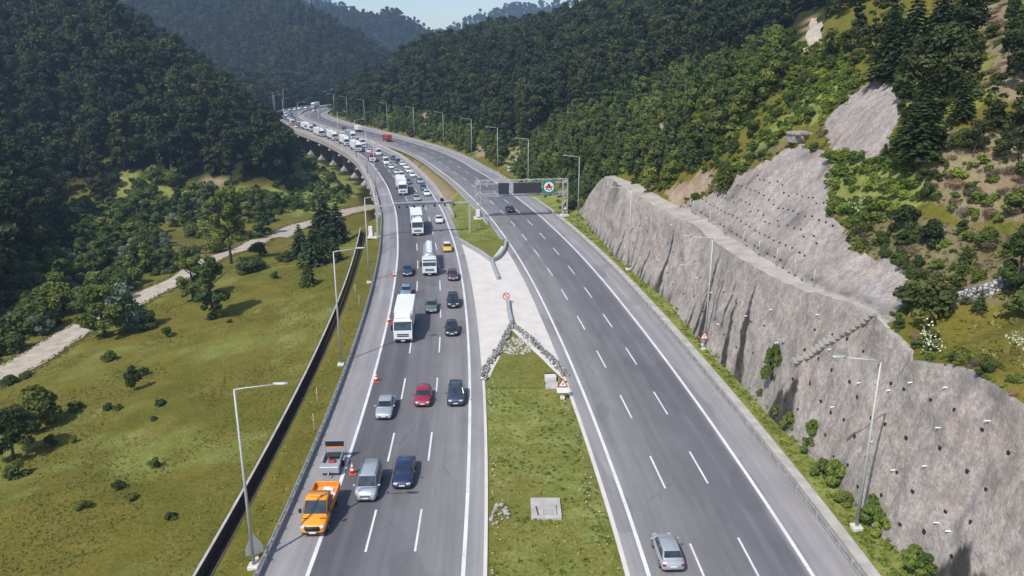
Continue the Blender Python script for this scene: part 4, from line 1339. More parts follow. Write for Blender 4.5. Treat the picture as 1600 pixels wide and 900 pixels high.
# ------------------------------------------------------------------ vehicles (front is local +Y, wheels on z = 0)
PAINTS = dict(white=(.76, .76, .75), silver=(.44, .46, .48), navy=(.018, .028, .075), red=(.30, .018, .035), black=(.016, .017, .020), slate=(.055, .075, .105), green=(.11, .135, .125),
              blue=(.04, .10, .24), orange=(.82, .31, .015), yellow=(.78, .42, .02), grey=(.16, .165, .17), truckred=(.42, .035, .03), darkblue=(.022, .045, .085), sky=(.24, .34, .43), plum=(.10, .03, .06), cream=(.66, .62, .52), salmon=(.72, .30, .16))
def P_(c):
    return paint('paint_' + c, PAINTS[c], metal=.35 if c in ('silver', 'grey', 'slate', 'sky') else 0.0)

def wheel(root, x, y, r, w, dual=False):
    n_ = 16
    sx = 1 if x > 0 else -1
    ring = lambda rr, xx: [(xx, y + rr * math.cos(2 * math.pi * k_ / n_), r + rr * math.sin(2 * math.pi * k_ / n_)) for k_ in range(n_)]
    b = MB(); b.loft([ring(r * .62, x + sx * w * .5), ring(r * .93, x + sx * w * .5), ring(r, x + sx * w * .36), ring(r, x - sx * w * .4), ring(r * .9, x - sx * w * .5)], True)
    t = b.build('wheel', M['rubber'], root)
    b = MB(); b.loft([ring(r * .60, x + sx * (w * .5 + .004)), ring(r * .54, x + sx * (w * .5 - .02))], True, False)
    for k_ in range(5):
        a = 2 * math.pi * k_ / 5
        b.box((x + sx * (w * .5 + .006), y + r * .3 * math.cos(a), r + r * .3 * math.sin(a)), (.012, r * .14 + abs(math.cos(a)) * r * .42, r * .14 + abs(math.sin(a)) * r * .42))
    b.build('rim', M['rim'], t)

def quad_patch(root, name, mat, pts, lift=.012, nrm=None):
    pts = [Vector(p) for p in pts]
    n_ = (pts[1] - pts[0]).cross(pts[2] - pts[0]).normalized() if nrm is None else Vector(nrm).normalized()
    b = MB(); b.poly([p + n_ * lift for p in pts], lift * 1.6, n_)
    return b.build(name, M[mat] if isinstance(mat, str) else mat, root)

def ring_body(y, hw, zb, zt):
    h = zt - zb
    return [(-hw * .80, y, zb), (-hw * .97, y, zb + .12 * h + .03), (-hw, y, zb + .50 * h), (-hw * .965, y, zt - .10), (-hw * .86, y, zt - .015), (-hw * .45, y, zt + .012), (0, y, zt + .02),
            (hw * .45, y, zt + .012), (hw * .86, y, zt - .015), (hw * .965, y, zt - .10), (hw, y, zb + .50 * h), (hw * .97, y, zb + .12 * h + .03), (hw * .80, y, zb)]

KINDS = dict(  # length, width, height, belt, bonnet z, cowl y, roof front y, roof rear y, tail y (from centre), tail z
    hatch=(4.1, 1.76, 1.48, .96, .88, 1.02, .42, -1.25, -1.78, .98),
    saloon=(4.55, 1.80, 1.46, .96, .88, 1.00, .34, -.95, -1.62, 1.02),
    suv=(4.45, 1.86, 1.66, 1.06, 1.02, 1.10, .55, -1.60, -1.98, 1.08),
    mpv=(4.75, 1.90, 1.82, 1.08, 1.04, 1.55, .80, -2.05, -2.28, 1.10),
    van=(5.4, 2.02, 2.45, 1.25, 1.18, 2.05, 1.25, -2.62, -2.66, 1.3),
)
def car(root, kind, c, roof=None, tailfirst=False):
    L, W, H, belt, bon, yc, yrf, yrr, yt, tz = KINDS[kind]
    m = P_(c); hw = W / 2; f = L / 2
    deck = tz if kind == 'saloon' else belt
    b = MB()
    b.loft([ring_body(-f, hw * .80, .34, deck - .32), ring_body(-f + .06, hw * .92, .27, deck - .12), ring_body(-f + .22, hw * .97, .24, deck - .03), ring_body(-f * .72, hw, .22, deck), ring_body(-f * .4, hw, .21, belt),
            ring_body(0, hw, .21, belt), ring_body(yc, hw, .21, belt - .015), ring_body(yc + (f - yc) * .45, hw * .985, .21, bon + .02), ring_body(f - .34, hw * .95, .22, bon - .07), ring_body(f - .12, hw * .88, .22, bon - .20),
            ring_body(f - .03, hw * .78, .27, bon - .34), ring_body(f, hw * .70, .32, bon - .44)])
    hb, ht = hw * .90, hw * .71
    if kind == 'van': ht = hw * .84
    if kind == 'mpv': ht = hw * .78
    R = lambda y, a, z0, c_, z1: [(-a, y, z0), (-c_, y, z1 - .055), (-c_ * .86, y, z1), (c_ * .86, y, z1), (c_, y, z1 - .055), (a, y, z0)]
    cab = [R(yt, hb * .95, tz - .06, hb * .88, tz + .03), R(yrr, hb, belt - .04, ht, H - .03), R((yrr + yrf) / 2, hb, belt - .04, ht * 1.02, H), R(yrf, hb, belt - .04, ht, H - .035), R(yc, hb * .96, belt - .06, hb * .90, belt + .005)]
    b.loft(cab, True, True)
    body = b.build('body', m, root)
    if roof:
        q = MB(); q.box((0, (yrf + yrr) / 2, H + .004), (ht * 1.7, yrf - yrr, .03), 0, .012); q.build('roof', P_(roof), root)
    # glazing, a little proud of the painted shell
    e = .10
    lerp = lambda p, q, k_: Vector(p) * (1 - k_) + Vector(q) * k_
    a0, a1 = (-hb * .90, yc, belt + .005), (hb * .90, yc, belt + .005)
    b0, b1 = (-ht * .93, yrf, H - .05), (ht * .93, yrf, H - .05)
    quad_patch(root, 'windscreen', 'glass', [lerp(a0, b0, .05), lerp(a1, b1, .05), lerp(a1, b1, .93), lerp(a0, b0, .93)], .03)
    if kind != 'van':
        a0, a1 = (hb * .86, yt, tz + .03), (-hb * .86, yt, tz + .03)
        b0, b1 = (ht * .90, yrr, H - .045), (-ht * .90, yrr, H - .045)
        quad_patch(root, 'rear_window', 'glass', [lerp(a0, b0, .22 if kind != 'saloon' else .08), lerp(a1, b1, .22 if kind != 'saloon' else .08), lerp(a1, b1, .93), lerp(a0, b0, .93)], .03)
    for s in (-1, 1):
        z0, z1 = belt + .02, H - .10
        k0, k1 = (z0 - belt + .04) / (H - .055 - belt + .04), (z1 - belt + .04) / (H - .055 - belt + .04)
        xx = lambda k_: s * (hb + (ht - hb) * k_ + .012)
        yA0, yA1 = yc - .12, yrf - .02
        yC0, yC1 = (yt + .30, yrr + .10) if kind != 'van' else (yrf - 1.15, yrf - 1.15)
        if kind == 'van': yA0, yA1 = yc - .16, yrf - .08
        yB = (yA1 + yC1) / 2
        nv = (s, 0, .35)
        for ya0, ya1, yb0, yb1 in (((yA0, yA1, yB + .05, yB + .05), (yB - .05, yB - .05, yC0, yC1)) if kind != 'van' else ((yA0, yA1, yC0, yC1),)):
            quad_patch(root, 'side_window', 'glass', [(xx(k0), ya0, z0), (xx(k0), yb0, z0), (xx(k1), yb1, z1), (xx(k1), ya1, z1)], .006, nv)
        # lamps, mirrors
        q = MB(); q.box((s * hw * .62, f - .16, bon - .27), (hw * .42, .24, .17), -s * .38, .04); q.build('headlight', M['headlamp'], root)
        q = MB(); q.box((s * hw * .76, -f + .09, deck - .26), (hw * .28, .16, .24), s * .25, .03); q.build('tail_light', M['tail'], root)
        q = MB(); q.box((s * (hw + .10), yc - .20, belt + .06), (.22, .12, .15), 0, .03); q.build('mirror', m, root)
    q = MB(); q.box((0, f - .035, bon - .40), (hw * .86, .09, .13), 0, .02); q.box((0, f - .03, .36), (hw * 1.1, .08, .12), 0, .02); q.build('grille', M['black'], root)
    q = MB(); q.box((0, f + .02, .50), (.50, .02, .11)); q.build('number_plate', M['plate'], root)
    q = MB(); q.box((0, -f - .012, .62 if kind != 'saloon' else .66), (.50, .02, .11)); q.build('number_plate', M['plate'], root)
    q = MB(); q.box((0, 0, .25), (W * .9, L * .9, .16)); q.box((0, -f + .06, .34), (hw * 1.5, .12, .14), 0, .03); q.build('underbody', M['black'], root)
    r = .32 if kind in ('hatch', 'saloon') else .35
    for x in (-1, 1):
        for y in (f - .86, -f + .80):
            wheel(root, x * (hw - .10), y, r, .21)
    if kind in ('suv', 'mpv'):
        for s in (-1, 1):
            q = MB(); q.tube([(s * ht * .88, yrr + .1, H - .02), (s * ht * .88, yrr + .25, H + .05), (s * ht * .88, yrf - .35, H + .05), (s * ht * .88, yrf - .15, H - .02)], .02, 6); q.build('roof_rail', M['black'], root)

def lorry_cab(root, c, yf, wide=2.46, high=3.1, deflector=True, short=2.1):
    """forward control cab whose nose is at y = yf"""
    m = P_(c); hw = wide / 2
    R = lambda y, w, z0, z1: [(-w, y, z0), (-w, y, z1 - .12), (-w + .14, y, z1), (w - .14, y, z1), (w, y, z1 - .12), (w, y, z0)]
    b = MB()
    b.loft([R(yf - short, hw, .75, high), R(yf - .55, hw, .75, high), R(yf - .38, hw * .985, .75, high - .05)], True, False)
    b.add([(-hw * .985, yf - .38, high - .10), (hw * .985, yf - .38, high - .10), (hw * .985, yf - .06, 1.72), (-hw * .985, yf - .06, 1.72), (-hw * .97, yf, .45), (hw * .97, yf, .45), (hw, yf - .5, .45), (-hw, yf - .5, .45), (hw * .985, yf - .5, 1.72), (-hw * .985, yf - .5, 1.72)],
          [(0, 3, 2, 1), (3, 4, 5, 2), (2, 5, 6, 8), (4, 3, 9, 7), (1, 2, 8), (0, 9, 3)])
    body = b.build('cab', m, root)
    quad_patch(root, 'windscreen', 'glass', [(-hw * .93, yf - .075, 1.80), (hw * .93, yf - .075, 1.80), (hw * .92, yf - .33, 2.72), (-hw * .92, yf - .33, 2.72)], .02)
    b = MB(); b.box((0, yf - .28, 2.86), (wide * .92, .34, .07)); b.build('sun_visor', M['black'], root)
    for s in (-1, 1):
        quad_patch(root, 'side_window', 'glass', [(s * hw, yf - .55, 1.75), (s * hw, yf - 1.35, 1.75), (s * hw, yf - 1.35, 2.5), (s * hw, yf - .62, 2.5)], .01, (s, 0, 0))
        b = MB(); b.box((s * (hw + .2), yf - .18, 2.15), (.22, .14, .75), 0, .04); b.tube([(s * hw, yf - .3, 2.6), (s * (hw + .2), yf - .18, 2.6)], .03, 5); b.build('mirror', M['black'], root)
        b = MB(); b.box((s * hw * .74, yf + .005, .72), (.46, .06, .20), 0, .02); b.build('headlight', M['headlamp'], root)
        b = MB(); b.box((s * (hw - .05), yf - 1.5, .72), (.12, .9, .6), 0, .03); b.build('step', M['chassis'], root)
    b = MB(); b.box((0, yf - .005, 1.28), (wide * .62, .05, .12)); b.box((0, yf + .0, 1.04), (wide * .62, .05, .12)); b.box((0, yf + .01, .56), (wide * .9, .06, .16)); b.build('grille', M['black'], root)
    b = MB(); b.box((0, yf + .03, .42), (.52, .03, .12)); b.build('number_plate', M['plate'], root)
    if deflector:
        b = MB(); w = hw * .86
        b.loft([[(-w, yf - short, high), (-w * .9, yf - short, high + .75), (w * .9, yf - short, high + .75), (w, yf - short, high)], [(-w, yf - 1.2, high), (-w * .9, yf - 1.2, high + .55), (w * .9, yf - 1.2, high + .55), (w, yf - 1.2, high)],
                [(-w, yf - .6, high - .02), (-w * .9, yf - .6, high + .03), (w * .9, yf - .6, high + .03), (w, yf - .6, high - .02)]], True, False)
        b.build('roof_deflector', m, root)

def box_lorry(root, c, L=10.0, boxc='tarp', boxh=3.75, small=False):
    f = L / 2
    w = 2.2 if small else 2.46
    lorry_cab(root, c, f, w, 2.65 if small else 3.05, not small, 1.75 if small else 2.1)
    y0, y1 = -f, f - (2.0 if small else 2.5)
    b = MB(); b.box((0, (y0 + y1) / 2, (1.15 + boxh) / 2), (w + .06, y1 - y0, boxh - 1.15), 0, .05); bx = b.build('cargo_box', M[boxc] if boxc in M else P_(boxc), root)
    b = MB()
    for k_ in range(1, 6): b.box((0, y0 + (y1 - y0) * k_ / 6, boxh + .004), (w - .1, .05, .02))
    b.build('roof_bows', M['white_plastic'], bx)
    b = MB(); b.box((0, -.3, .85), (.9, L - .8, .35)); b.box((0, y0 + .05, .6), (w * .92, .1, .15)); b.build('chassis', M['chassis'], root)
    for s in (-1, 1):
        b = MB(); b.box((s * w * .40, y0 - .01, .82), (.34, .05, .14)); b.build('tail_light', M['tail'], root)
    for y in [f - 1.15, y0 + 1.2, y0 + 2.5] if L > 8 else [f - 1.05, y0 + 1.3]:
        for x in (-1, 1):
            wheel(root, x * (w / 2 - .16), y, .48 if not small else .40, .30)

def tank_lorry(root, c, L=13.0):
    f = L / 2
    lorry_cab(root, c, f, 2.46, 3.1, False, 2.2)
    n_ = 20; y0, y1 = -f, f - 3.0
    R = lambda y, k_: [(1.12 * k_ * math.cos(2 * math.pi * i / n_), y, 2.35 + .98 * k_ * math.sin(2 * math.pi * i / n_)) for i in range(n_)]
    b = MB(); b.loft([R(y0, .7), R(y0 + .15, .95), R(y0 + .4, 1), R(y1 - .4, 1), R(y1 - .15, .95), R(y1, .7)]); b.build('tank', M['silver'], root)
    b = MB(); b.box((0, (y0 + y1) / 2, 3.36), (.9, (y1 - y0) * .85, .05))
    for k_ in range(4): b.tube([(0, y0 + 1.2 + k_ * 2.3, 3.3), (0, y0 + 1.2 + k_ * 2.3, 3.55)], .28, 12)
    b.build('walkway', M['white_plastic'], root)
    b = MB()
    for s in (-1, 1): b.tube([(s * .5, y0 + .6, 3.45), (s * .5, y0 + .6, 3.8), (s * .5, y1 - .6, 3.8), (s * .5, y1 - .6, 3.45)], .03, 5)
    b.build('railing', M['steel'], root)
    b = MB(); b.box((0, 0, .95), (1.0, L - 1, .4)); b.build('chassis', M['chassis'], root)
    for y in (f - 1.2, f - 4.1, y0 + 1.0, y0 + 2.3, y0 + 3.6):
        for x in (-1, 1): wheel(root, x * 1.07, y, .5, .30)

def dropside(root):
    """orange double cab works truck with an open dropside bed"""
    c = 'orange'; m = P_(c); L, W = 5.9, 2.08; f = L / 2; hw = W / 2; belt = 1.34; H = 2.42
    yc, yrf, yrr = f - 1.15, f - 1.80, f - 3.05
    b = MB()
    b.loft([ring_body(yrr - .05, hw, .42, belt), ring_body(yc, hw, .40, belt), ring_body(f - .55, hw * .97, .36, 1.16), ring_body(f - .22, hw * .92, .34, .98), ring_body(f, hw * .80, .38, .76)])
    hb, ht = hw * .95, hw * .84
    R = lambda y, a, z0, c_, z1: [(-a, y, z0), (-c_, y, z1 - .09), (-c_ * .88, y, z1), (c_ * .88, y, z1), (c_, y, z1 - .09), (a, y, z0)]
    b.loft([R(yrr, hb, belt - .05, ht, H - .03), R((yrr + yrf) / 2, hb, belt - .05, ht * 1.02, H), R(yrf, hb, belt - .05, ht, H - .03), R(yc, hb * .97, belt - .06, hb * .92, belt + .01)])
    b.build('cab', m, root)
    lerp = lambda p, q, k_: Vector(p) * (1 - k_) + Vector(q) * k_
    a0, a1, b0, b1 = (-hb * .90, yc, belt), (hb * .90, yc, belt), (-ht * .93, yrf, H - .05), (ht * .93, yrf, H - .05)
    quad_patch(root, 'windscreen', 'glass', [lerp(a0, b0, .07), lerp(a1, b1, .07), lerp(a1, b1, .92), lerp(a0, b0, .92)], .035)
    for s in (-1, 1):
        quad_patch(root, 'side_window', 'glass', [(s * (hb + .0), yc - .25, belt + .06), (s * hb, yrr + .15, belt + .06), (s * (ht + .03), yrr + .15, H - .22), (s * (ht + .03), yrf - .12, H - .22)], .02, (s, 0, .2))
        q = MB(); q.box((s * (hw + .17), yc - .25, belt + .22), (.24, .16, .40), 0, .05); q.build('mirror', M['black'], root)
        q = MB(); q.box((s * hw * .70, f - .12, .92), (.34, .30, .22), -s * .4, .05); q.build('headlight', M['headlamp'], root)
        q = MB(); q.box((s * hw * .66, f - .80, 1.265), (.42, .07, .02), -s * .1); q.build('bonnet_vent', M['black'], root)
    q = MB(); q.loft([[(x_ * w, f + .02 - dy, z) for x_, z in ((-.46, .62), (.46, .62), (.58, .80), (.46, .96), (-.46, .96), (-.58, .80))] for w, dy in ((1.15, .12), (1.1, 0))]); q.box((0, f - .02, .44), (hw * 1.6, .12, .16), 0, .04); q.build('grille', M['black'], root)
    q = MB(); q.box((0, f + .05, .50), (.52, .03, .12)); q.build('number_plate', M['plate'], root)
    q = MB(); q.box((0, yrf - .35, H + .06), (.9, .28, .10), 0, .03); q.build('beacon_bar', M['amber'], root)
    # bed
    y0, y1 = -f - .1, yrr - .12
    q = MB(); q.box((0, (y0 + y1) / 2, .92), (2.14, y1 - y0, .10)); q.build('bed_floor', P_('salmon'), root)
    for nm, ce, s_ in (('side_board', (-1.05, (y0 + y1) / 2, 1.20), (.05, y1 - y0, .48)), ('side_board', (1.05, (y0 + y1) / 2, 1.20), (.05, y1 - y0, .48)), ('tailboard', (0, y0, 1.20), (2.10, .05, .48)), ('headboard', (0, y1, 1.45), (2.10, .05, .95))):
        q = MB(); q.box(ce, s_, 0, .012)
        if nm == 'side_board':
            for k_ in range(5): q.box((ce[0] * 1.03, y0 + .3 + k_ * (y1 - y0 - .6) / 4, 1.2), (.04, .08, .46))
        q.build(nm, m, root)
    q = MB(); r_ = random.Random(4)
    for k_ in range(7): q.box((r_.uniform(-.8, .8), r_.uniform(y0 + .5, y1 - .7), 1.06), (r_.uniform(.2, .6), r_.uniform(.2, .6), .22), r_.uniform(0, 3), .03)
    q.build('load', M['white_plastic'], root)
    q = MB(); q.box((-.25, y1 - .28, 1.28), (.8, .42, .6), 0, .04); q.box((.45, y1 - .3, 1.2), (.3, .3, .5), 0, .04); q.build('toolbox', M['cone'], root)
    q = MB(); q.box((0, -.4, .62), (1.1, L - 1.2, .3)); q.build('chassis', M['chassis'], root)
    for y in (f - .98, -f + 1.15):
        for x in (-1, 1): wheel(root, x * (hw - .14), y, .37, .26)

def arrow_trailer(root):
    q = MB(); q.box((0, 1.35, .62), (1.75, .8, .62), 0, .04); q.build('ballast_box', M['sign_back'], root)
    q = MB(); q.box((0, .1, .55), (1.5, 3.0, .14)); q.tube([(0, 1.7, .5), (0, 2.35, .45)], .06, 6); q.build('frame', M['sign_back'], root)
    q = MB(); q.box((0, .25, .72), (.62, .42, .22), 0, .04); q.build('battery_tray', M['tail'], root)
    q = MB(); q.box((0, -.35, 1.15), (1.30, 1.25, .08), 0, .02, mat=Matrix.Translation((0, 0, -.1)) @ Matrix.Rotation(.22, 4, 'X')); p = q.build('solar_panel', M['screen'], root)
    q = MB(); q.box((0, -1.30, 1.62), (1.7, .12, .62), 0, .03); q.box((0, -1.38, 1.62), (1.55, .05, .5)); p = q.build('arrow_board', M['black'], root)
    q = MB()
    for x in (-.95, .95): q.box((x, -1.3, 1.25), (.10, .12, 1.5)); q.box((x * .82, -.3, .8), (.07, 1.9, .5))
    q.box((0, -1.28, 1.98), (2.0, .1, .06)); q.build('uprights', M['sign_back'], root)
    q = MB(); q.box((0, -1.30, 1.36), (1.7, .14, .10)); q.build('amber_strip', M['amber'], root)
    q = MB()
    for x in (-.95, .95): q.tube([(x, -1.3, 2.0), (x, -1.3, 2.12)], .07, 10)
    q.build('warning_lamp', M['amber'], root)
    for x in (-1, 1):
        q = MB(); q.box((x * .92, -.3, .72), (.3, .8, .08), 0, .03); q.build('mudguard', M['sign_back'], root)
        wheel(root, x * .92, -.3, .33, .2)

BUILD = {'dropside': lambda r, c: dropside(r), 'arrow': lambda r, c: arrow_trailer(r), 'lorry': lambda r, c: box_lorry(r, c.split('/')[0], 10.0, (c.split('/') + ['tarp'])[1]),
         'longlorry': lambda r, c: box_lorry(r, c.split('/')[0], 12.5, (c.split('/') + ['white_plastic'])[1], 3.9), 'smalllorry': lambda r, c: box_lorry(r, c.split('/')[0], 7.0, (c.split('/') + ['white_plastic'])[1], 3.1, True), 'tanker': lambda r, c: tank_lorry(r, c)}
LEN = dict(dropside=5.9, arrow=4.0, lorry=10.0, longlorry=12.5, smalllorry=7.0, tanker=13.0)
LEN.update({k_: v_[0] for k_, v_ in KINDS.items()})
PROTO = {}
NAME = dict(hatch='hatchback_car', saloon='saloon_car', suv='suv', mpv='people_carrier', van='van', dropside='works_truck', arrow='arrow_trailer', lorry='box_truck', longlorry='box_truck', smalllorry='box_truck', tanker='tanker_truck')
CAT = dict(hatch='car', saloon='car', suv='car', mpv='car', van='van', dropside='truck', arrow='trailer', lorry='truck', longlorry='truck', smalllorry='truck', tanker='truck')

def vehicle(kind, c, px, py, label, line=LC, sign=-1, group=None, yaw=0.0, roof=None):
    """(px, py): where the end nearest the camera meets the road"""
    x, y = G(px, py)
    _, s = nearest(np.array([x]), np.array([y]), line.P)
    a = line.ang(float(s[0])) + (math.pi if sign < 0 else 0) + yaw
    fwd = np.array([-math.sin(a), math.cos(a)]) * sign      # away from the camera is -sign*heading
    L = LEN[kind]
    cx, cy_ = x + fwd[0] * L / 2 * (1 if sign > 0 else 1) , y + fwd[1] * L / 2
    key = (kind, c, roof)
    if key in PROTO:
        t = copy_tree(PROTO[key])
        t['label'] = label; t['category'] = CAT[kind]
        if 'group' in t: del t['group']
        if group: t['group'] = group
    else:
        t = thing(NAME[kind], label, CAT[kind], group=group)
        if kind in KINDS: car(t, kind, c, roof)
        else: BUILD[kind](t, c)
        PROTO[key] = t
    t.location = (cx, cy_, .004); t.rotation_euler = (0, 0, a)
    return t

QUEUE = 'vehicles queueing down the left carriageway'
FARQ = 'vehicles in the distant jam on the viaduct'
for args in [
    ('dropside', 'orange', 489, 841, 'orange works truck with an open dropside bed on the left shoulder'),
    ('arrow', 'x', 514, 747, 'grey warning trailer with a raised arrow board behind the orange works truck'),
    ('mpv', 'silver', 571, 787, 'silver people carrier with roof rails beside the orange works truck'),
    ('saloon', 'navy', 628, 767, 'shiny navy saloon with bright headlamps beside the silver people carrier'),
    ('saloon', 'silver', 599, 658, 'silver saloon in the slow lane below a traffic cone'),
    ('hatch', 'red', 660, 638, 'dark red car in the middle lane'),
    ('suv', 'slate', 712, 637, 'dark blue grey car in the fast lane beside the red car'),
    ('lorry', 'white', 630, 537, 'white truck with a pale tarpaulin box, nearest truck of the queue'),
    ('hatch', 'black', 706, 527, 'black car in the fast lane right of the nearest white truck'),
    ('suv', 'black', 708.5, 483, 'black suv in the fast lane, behind the small black car'),
    ('saloon', 'green', 674, 491, 'greenish grey saloon in the middle lane right of the nearest white truck'),
    ('hatch', 'plum', 708.5, 440, 'dark car with a reddish nose in the fast lane below the yellow taxi'),
    ('hatch', 'sky', 634, 466, 'light blue car half hidden behind the nearest white truck'),
    ('saloon', 'darkblue', 636.5, 433, 'dark blue car in the slow lane left of the white tanker'),
    ('tanker', 'white', 671.5, 432, 'white tanker truck with a steel tank in the middle lane'),
    ('longlorry', 'white', 653, 369, 'long white box truck passing under the camera beam'),
    ('saloon', 'white', 687, 350, 'white car right of the long truck under the camera beam'),
    ('longlorry', 'white/tarp', 630, 305.5, 'white truck with a cream box on the viaduct, just beyond the camera beam'),
    ('hatch', 'silver', 652, 315, 'silver car in the middle lane just beyond the camera beam'),
    ('hatch', 'white', 668, 307, 'white hatchback in the fast lane in front of the small blue car'),
    ('hatch', 'blue', 663, 298, 'small bright blue car in the fast lane on the viaduct'),
    ('suv', 'silver', 657.5, 288, 'silver suv behind the small bright blue car'),
    ('van', 'white', 604.5, 258, 'white van in the middle of the jam, beside two dark cars'),
    ('hatch', 'slate', 615.5, 250.5, 'slate grey car close behind the black one in the fast lane jam'),
    ('hatch', 'black', 623.5, 255.5, 'black car in the fast lane beside the white van of the jam'),
    ('smalllorry', 'white/truckred', 582.5, 254, 'white cabbed truck with a red box in the slow lane of the jam'),
    ('van', 'white', 592.5, 243.5, 'white minibus behind the red boxed truck'),
    ('longlorry', 'white', 560.5, 238, 'white truck on the viaduct left of the red boxed truck'),
]:
    vehicle(*args, roof='white' if args[1] == 'yellow' else None)
vehicle('hatch', 'yellow', 699.5, 395, 'yellow taxi with a white roof in the fast lane', roof='white')
for px, py, kind in ((645.5, 277.5, 'hatch'), (639.5, 270.5, 'hatch'), (636, 264.5, 'saloon'), (629.5, 259.5, 'hatch')):
    vehicle(kind, 'white', px, py, 'white car in the closely packed fast lane of the viaduct jam', group='white cars in the fast lane jam')
vehicle('hatch', 'white', 612.5, 264.5, 'white car in the middle lane just below the white van of the jam')
vehicle('hatch', 'cream', 621, 272.5, 'cream car in the middle lane above the cream boxed truck')
vehicle('mpv', 'white', 628.5, 279, 'white people carrier hidden behind the cream boxed truck on the viaduct')
vehicle('hatch', 'grey', 638.5, 288.5, 'grey car right of the cream boxed truck on the viaduct')
for px, py, kind, c in ((543, 228.5, 'longlorry', 'white'), (524, 220, 'longlorry', 'white/tarp'), (504, 214.5, 'longlorry', 'white'), (481, 203.5, 'lorry', 'white/white_plastic'), (488, 206, 'smalllorry', 'white')):
    vehicle(kind, c, px, py, 'white truck in the row of trucks in the slow lane of the far viaduct', group='row of white trucks on the far viaduct')
vehicle('longlorry', 'white/silver', 553, 219, 'long pale truck with a grey box in the fast lane of the far viaduct')
for px, py, kind, c in ((577, 239, 'hatch', 'white'), (571, 231, 'hatch', 'silver'), (568, 227.5, 'van', 'white'), (493, 199, 'hatch', 'black'), (463, 200, 'hatch', 'white'), (459, 196.5, 'smalllorry', 'orange'), (536, 212.5, 'hatch', 'white'),
                        (522, 208, 'hatch', 'silver'), (456, 190, 'hatch', 'white'), (452, 187, 'mpv', 'white'), (447, 182, 'van', 'white'), (443, 178, 'hatch', 'white'), (451, 179.5, 'hatch', 'silver'), (456, 182, 'mpv', 'grey'), (460, 187, 'hatch', 'blue'), (467, 192, 'hatch', 'white'),
                        (442, 173.5, 'hatch', 'white'), (452, 173, 'hatch', 'silver'), (460, 172.4, 'mpv', 'white'), (467, 170.8, 'hatch', 'white'), (477, 170, 'mpv', 'white'), (472, 196, 'mpv', 'silver'), (500, 204, 'hatch', 'slate'), (512, 204, 'hatch', 'white')):
    vehicle(kind, c, px, py, {'white': 'white', 'silver': 'silver', 'black': 'black', 'orange': 'orange', 'blue': 'blue', 'grey': 'grey', 'slate': 'slate grey'}[c] + ' ' + {'hatch': 'car', 'mpv': 'people carrier', 'van': 'van', 'smalllorry': 'truck'}[kind] + ' in the distant jam where the viaduct bends', group=FARQ)
vehicle('longlorry', 'white', 488, 169, 'white truck at the far end of the queue by the forest edge')
# right carriageway, driving away
vehicle('hatch', 'silver', 1052, 897, 'silver hatchback seen from behind at the bottom edge of the right carriageway', RC, 1)
vehicle('hatch', 'navy', 799, 333, 'dark blue car driving under the sign gantry', RC, 1)
vehicle('smalllorry', 'truckred/truckred', 609, 222, 'red truck alone on the far right carriageway', RC, 1)
vehicle('smalllorry', 'cream', 562, 206.5, 'cream truck on the far right carriageway beyond the red truck', RC, 1)
vehicle('hatch', 'plum', 539, 202.5, 'plum coloured car on the far right carriageway', RC, 1)
vehicle('mpv', 'white', 489.5, 175, 'white people carrier where the right carriageway vanishes behind the forest', RC, 1)
# ------------------------------------------------------------------ vegetation
def leaf_quads(P, N, size, r, aspect=1.0, wide=.62):
    """one small leaf-spray face per row of P, roughly facing N"""
    n_ = len(P)
    N = N / np.maximum(np.linalg.norm(N, axis=1), 1e-6)[:, None]
    A = r.normal(size=(n_, 3)); A -= (A * N).sum(1)[:, None] * N
    A /= np.maximum(np.linalg.norm(A, axis=1), 1e-6)[:, None]
    B = np.cross(N, A)
    s = size * r.uniform(.6, 1.25, n_)[:, None]
    a = A * s * aspect; b = B * s * wide
    bend = N * s * .22
    V = np.stack([P - a, P - b * r.uniform(.7, 1.2, (n_, 1)) + bend, P + a, P + b * r.uniform(.7, 1.2, (n_, 1)) + bend], 1)
    return V.reshape(-1, 3)

def crown_mesh(name, mat, seed, R, H, z0, nl, n_, leaf, shape='broad', wide=.62, lob=(.26, .46), up=.25):
    """a crown of leaf sprays gathered in lobes with gaps between them"""
    r = np.random.default_rng(seed)
    C = []; rad = []
    for i in range(nl):
        if shape == 'broad':
            t = r.uniform(.05, 1) ** .8
            w = math.sin(math.pi * (.12 + .80 * t)) ** .7
        elif shape == 'poplar':
            t = r.uniform(.0, 1); w = math.sin(math.pi * (.15 + .8 * t)) ** .6
        else:
            t = r.uniform(0, 1) ** 1.2; w = math.cos(t * math.pi / 2) ** .5
        a = r.uniform(0, 2 * math.pi); q = R * w * math.sqrt(r.uniform(.05, 1)) * .72
        C.append((q * math.cos(a), q * math.sin(a), z0 + H * t * .88)); rad.append(R * r.uniform(*lob) * (1 if shape != 'shrub' else .9))
    C = np.array(C); rad = np.array(rad)
    k = r.choice(nl, n_, p=rad ** 2 / (rad ** 2).sum())
    D = r.normal(size=(n_, 3)); D[:, 2] += .35
    D /= np.linalg.norm(D, axis=1)[:, None]
    P = C[k] + D * (rad[k] * r.uniform(.62, 1.06, n_))[:, None] * np.array([1, 1, .82])
    P[:, 2] = np.maximum(P[:, 2], z0 * .6 + .05)
    N = D + r.normal(size=(n_, 3)) * .55 + np.array([0, 0, up])
    V = leaf_quads(P, N, leaf, r, 1.0, wide)
    tone = np.clip(.5 + r.normal(size=nl)[k] * .22 + r.normal(size=n_) * .13, 0, 1)
    return np_mesh(name, V, np.arange(4 * n_).reshape(-1, 4), mat, dict(tone=np.repeat(tone, 4)), False, link=False)

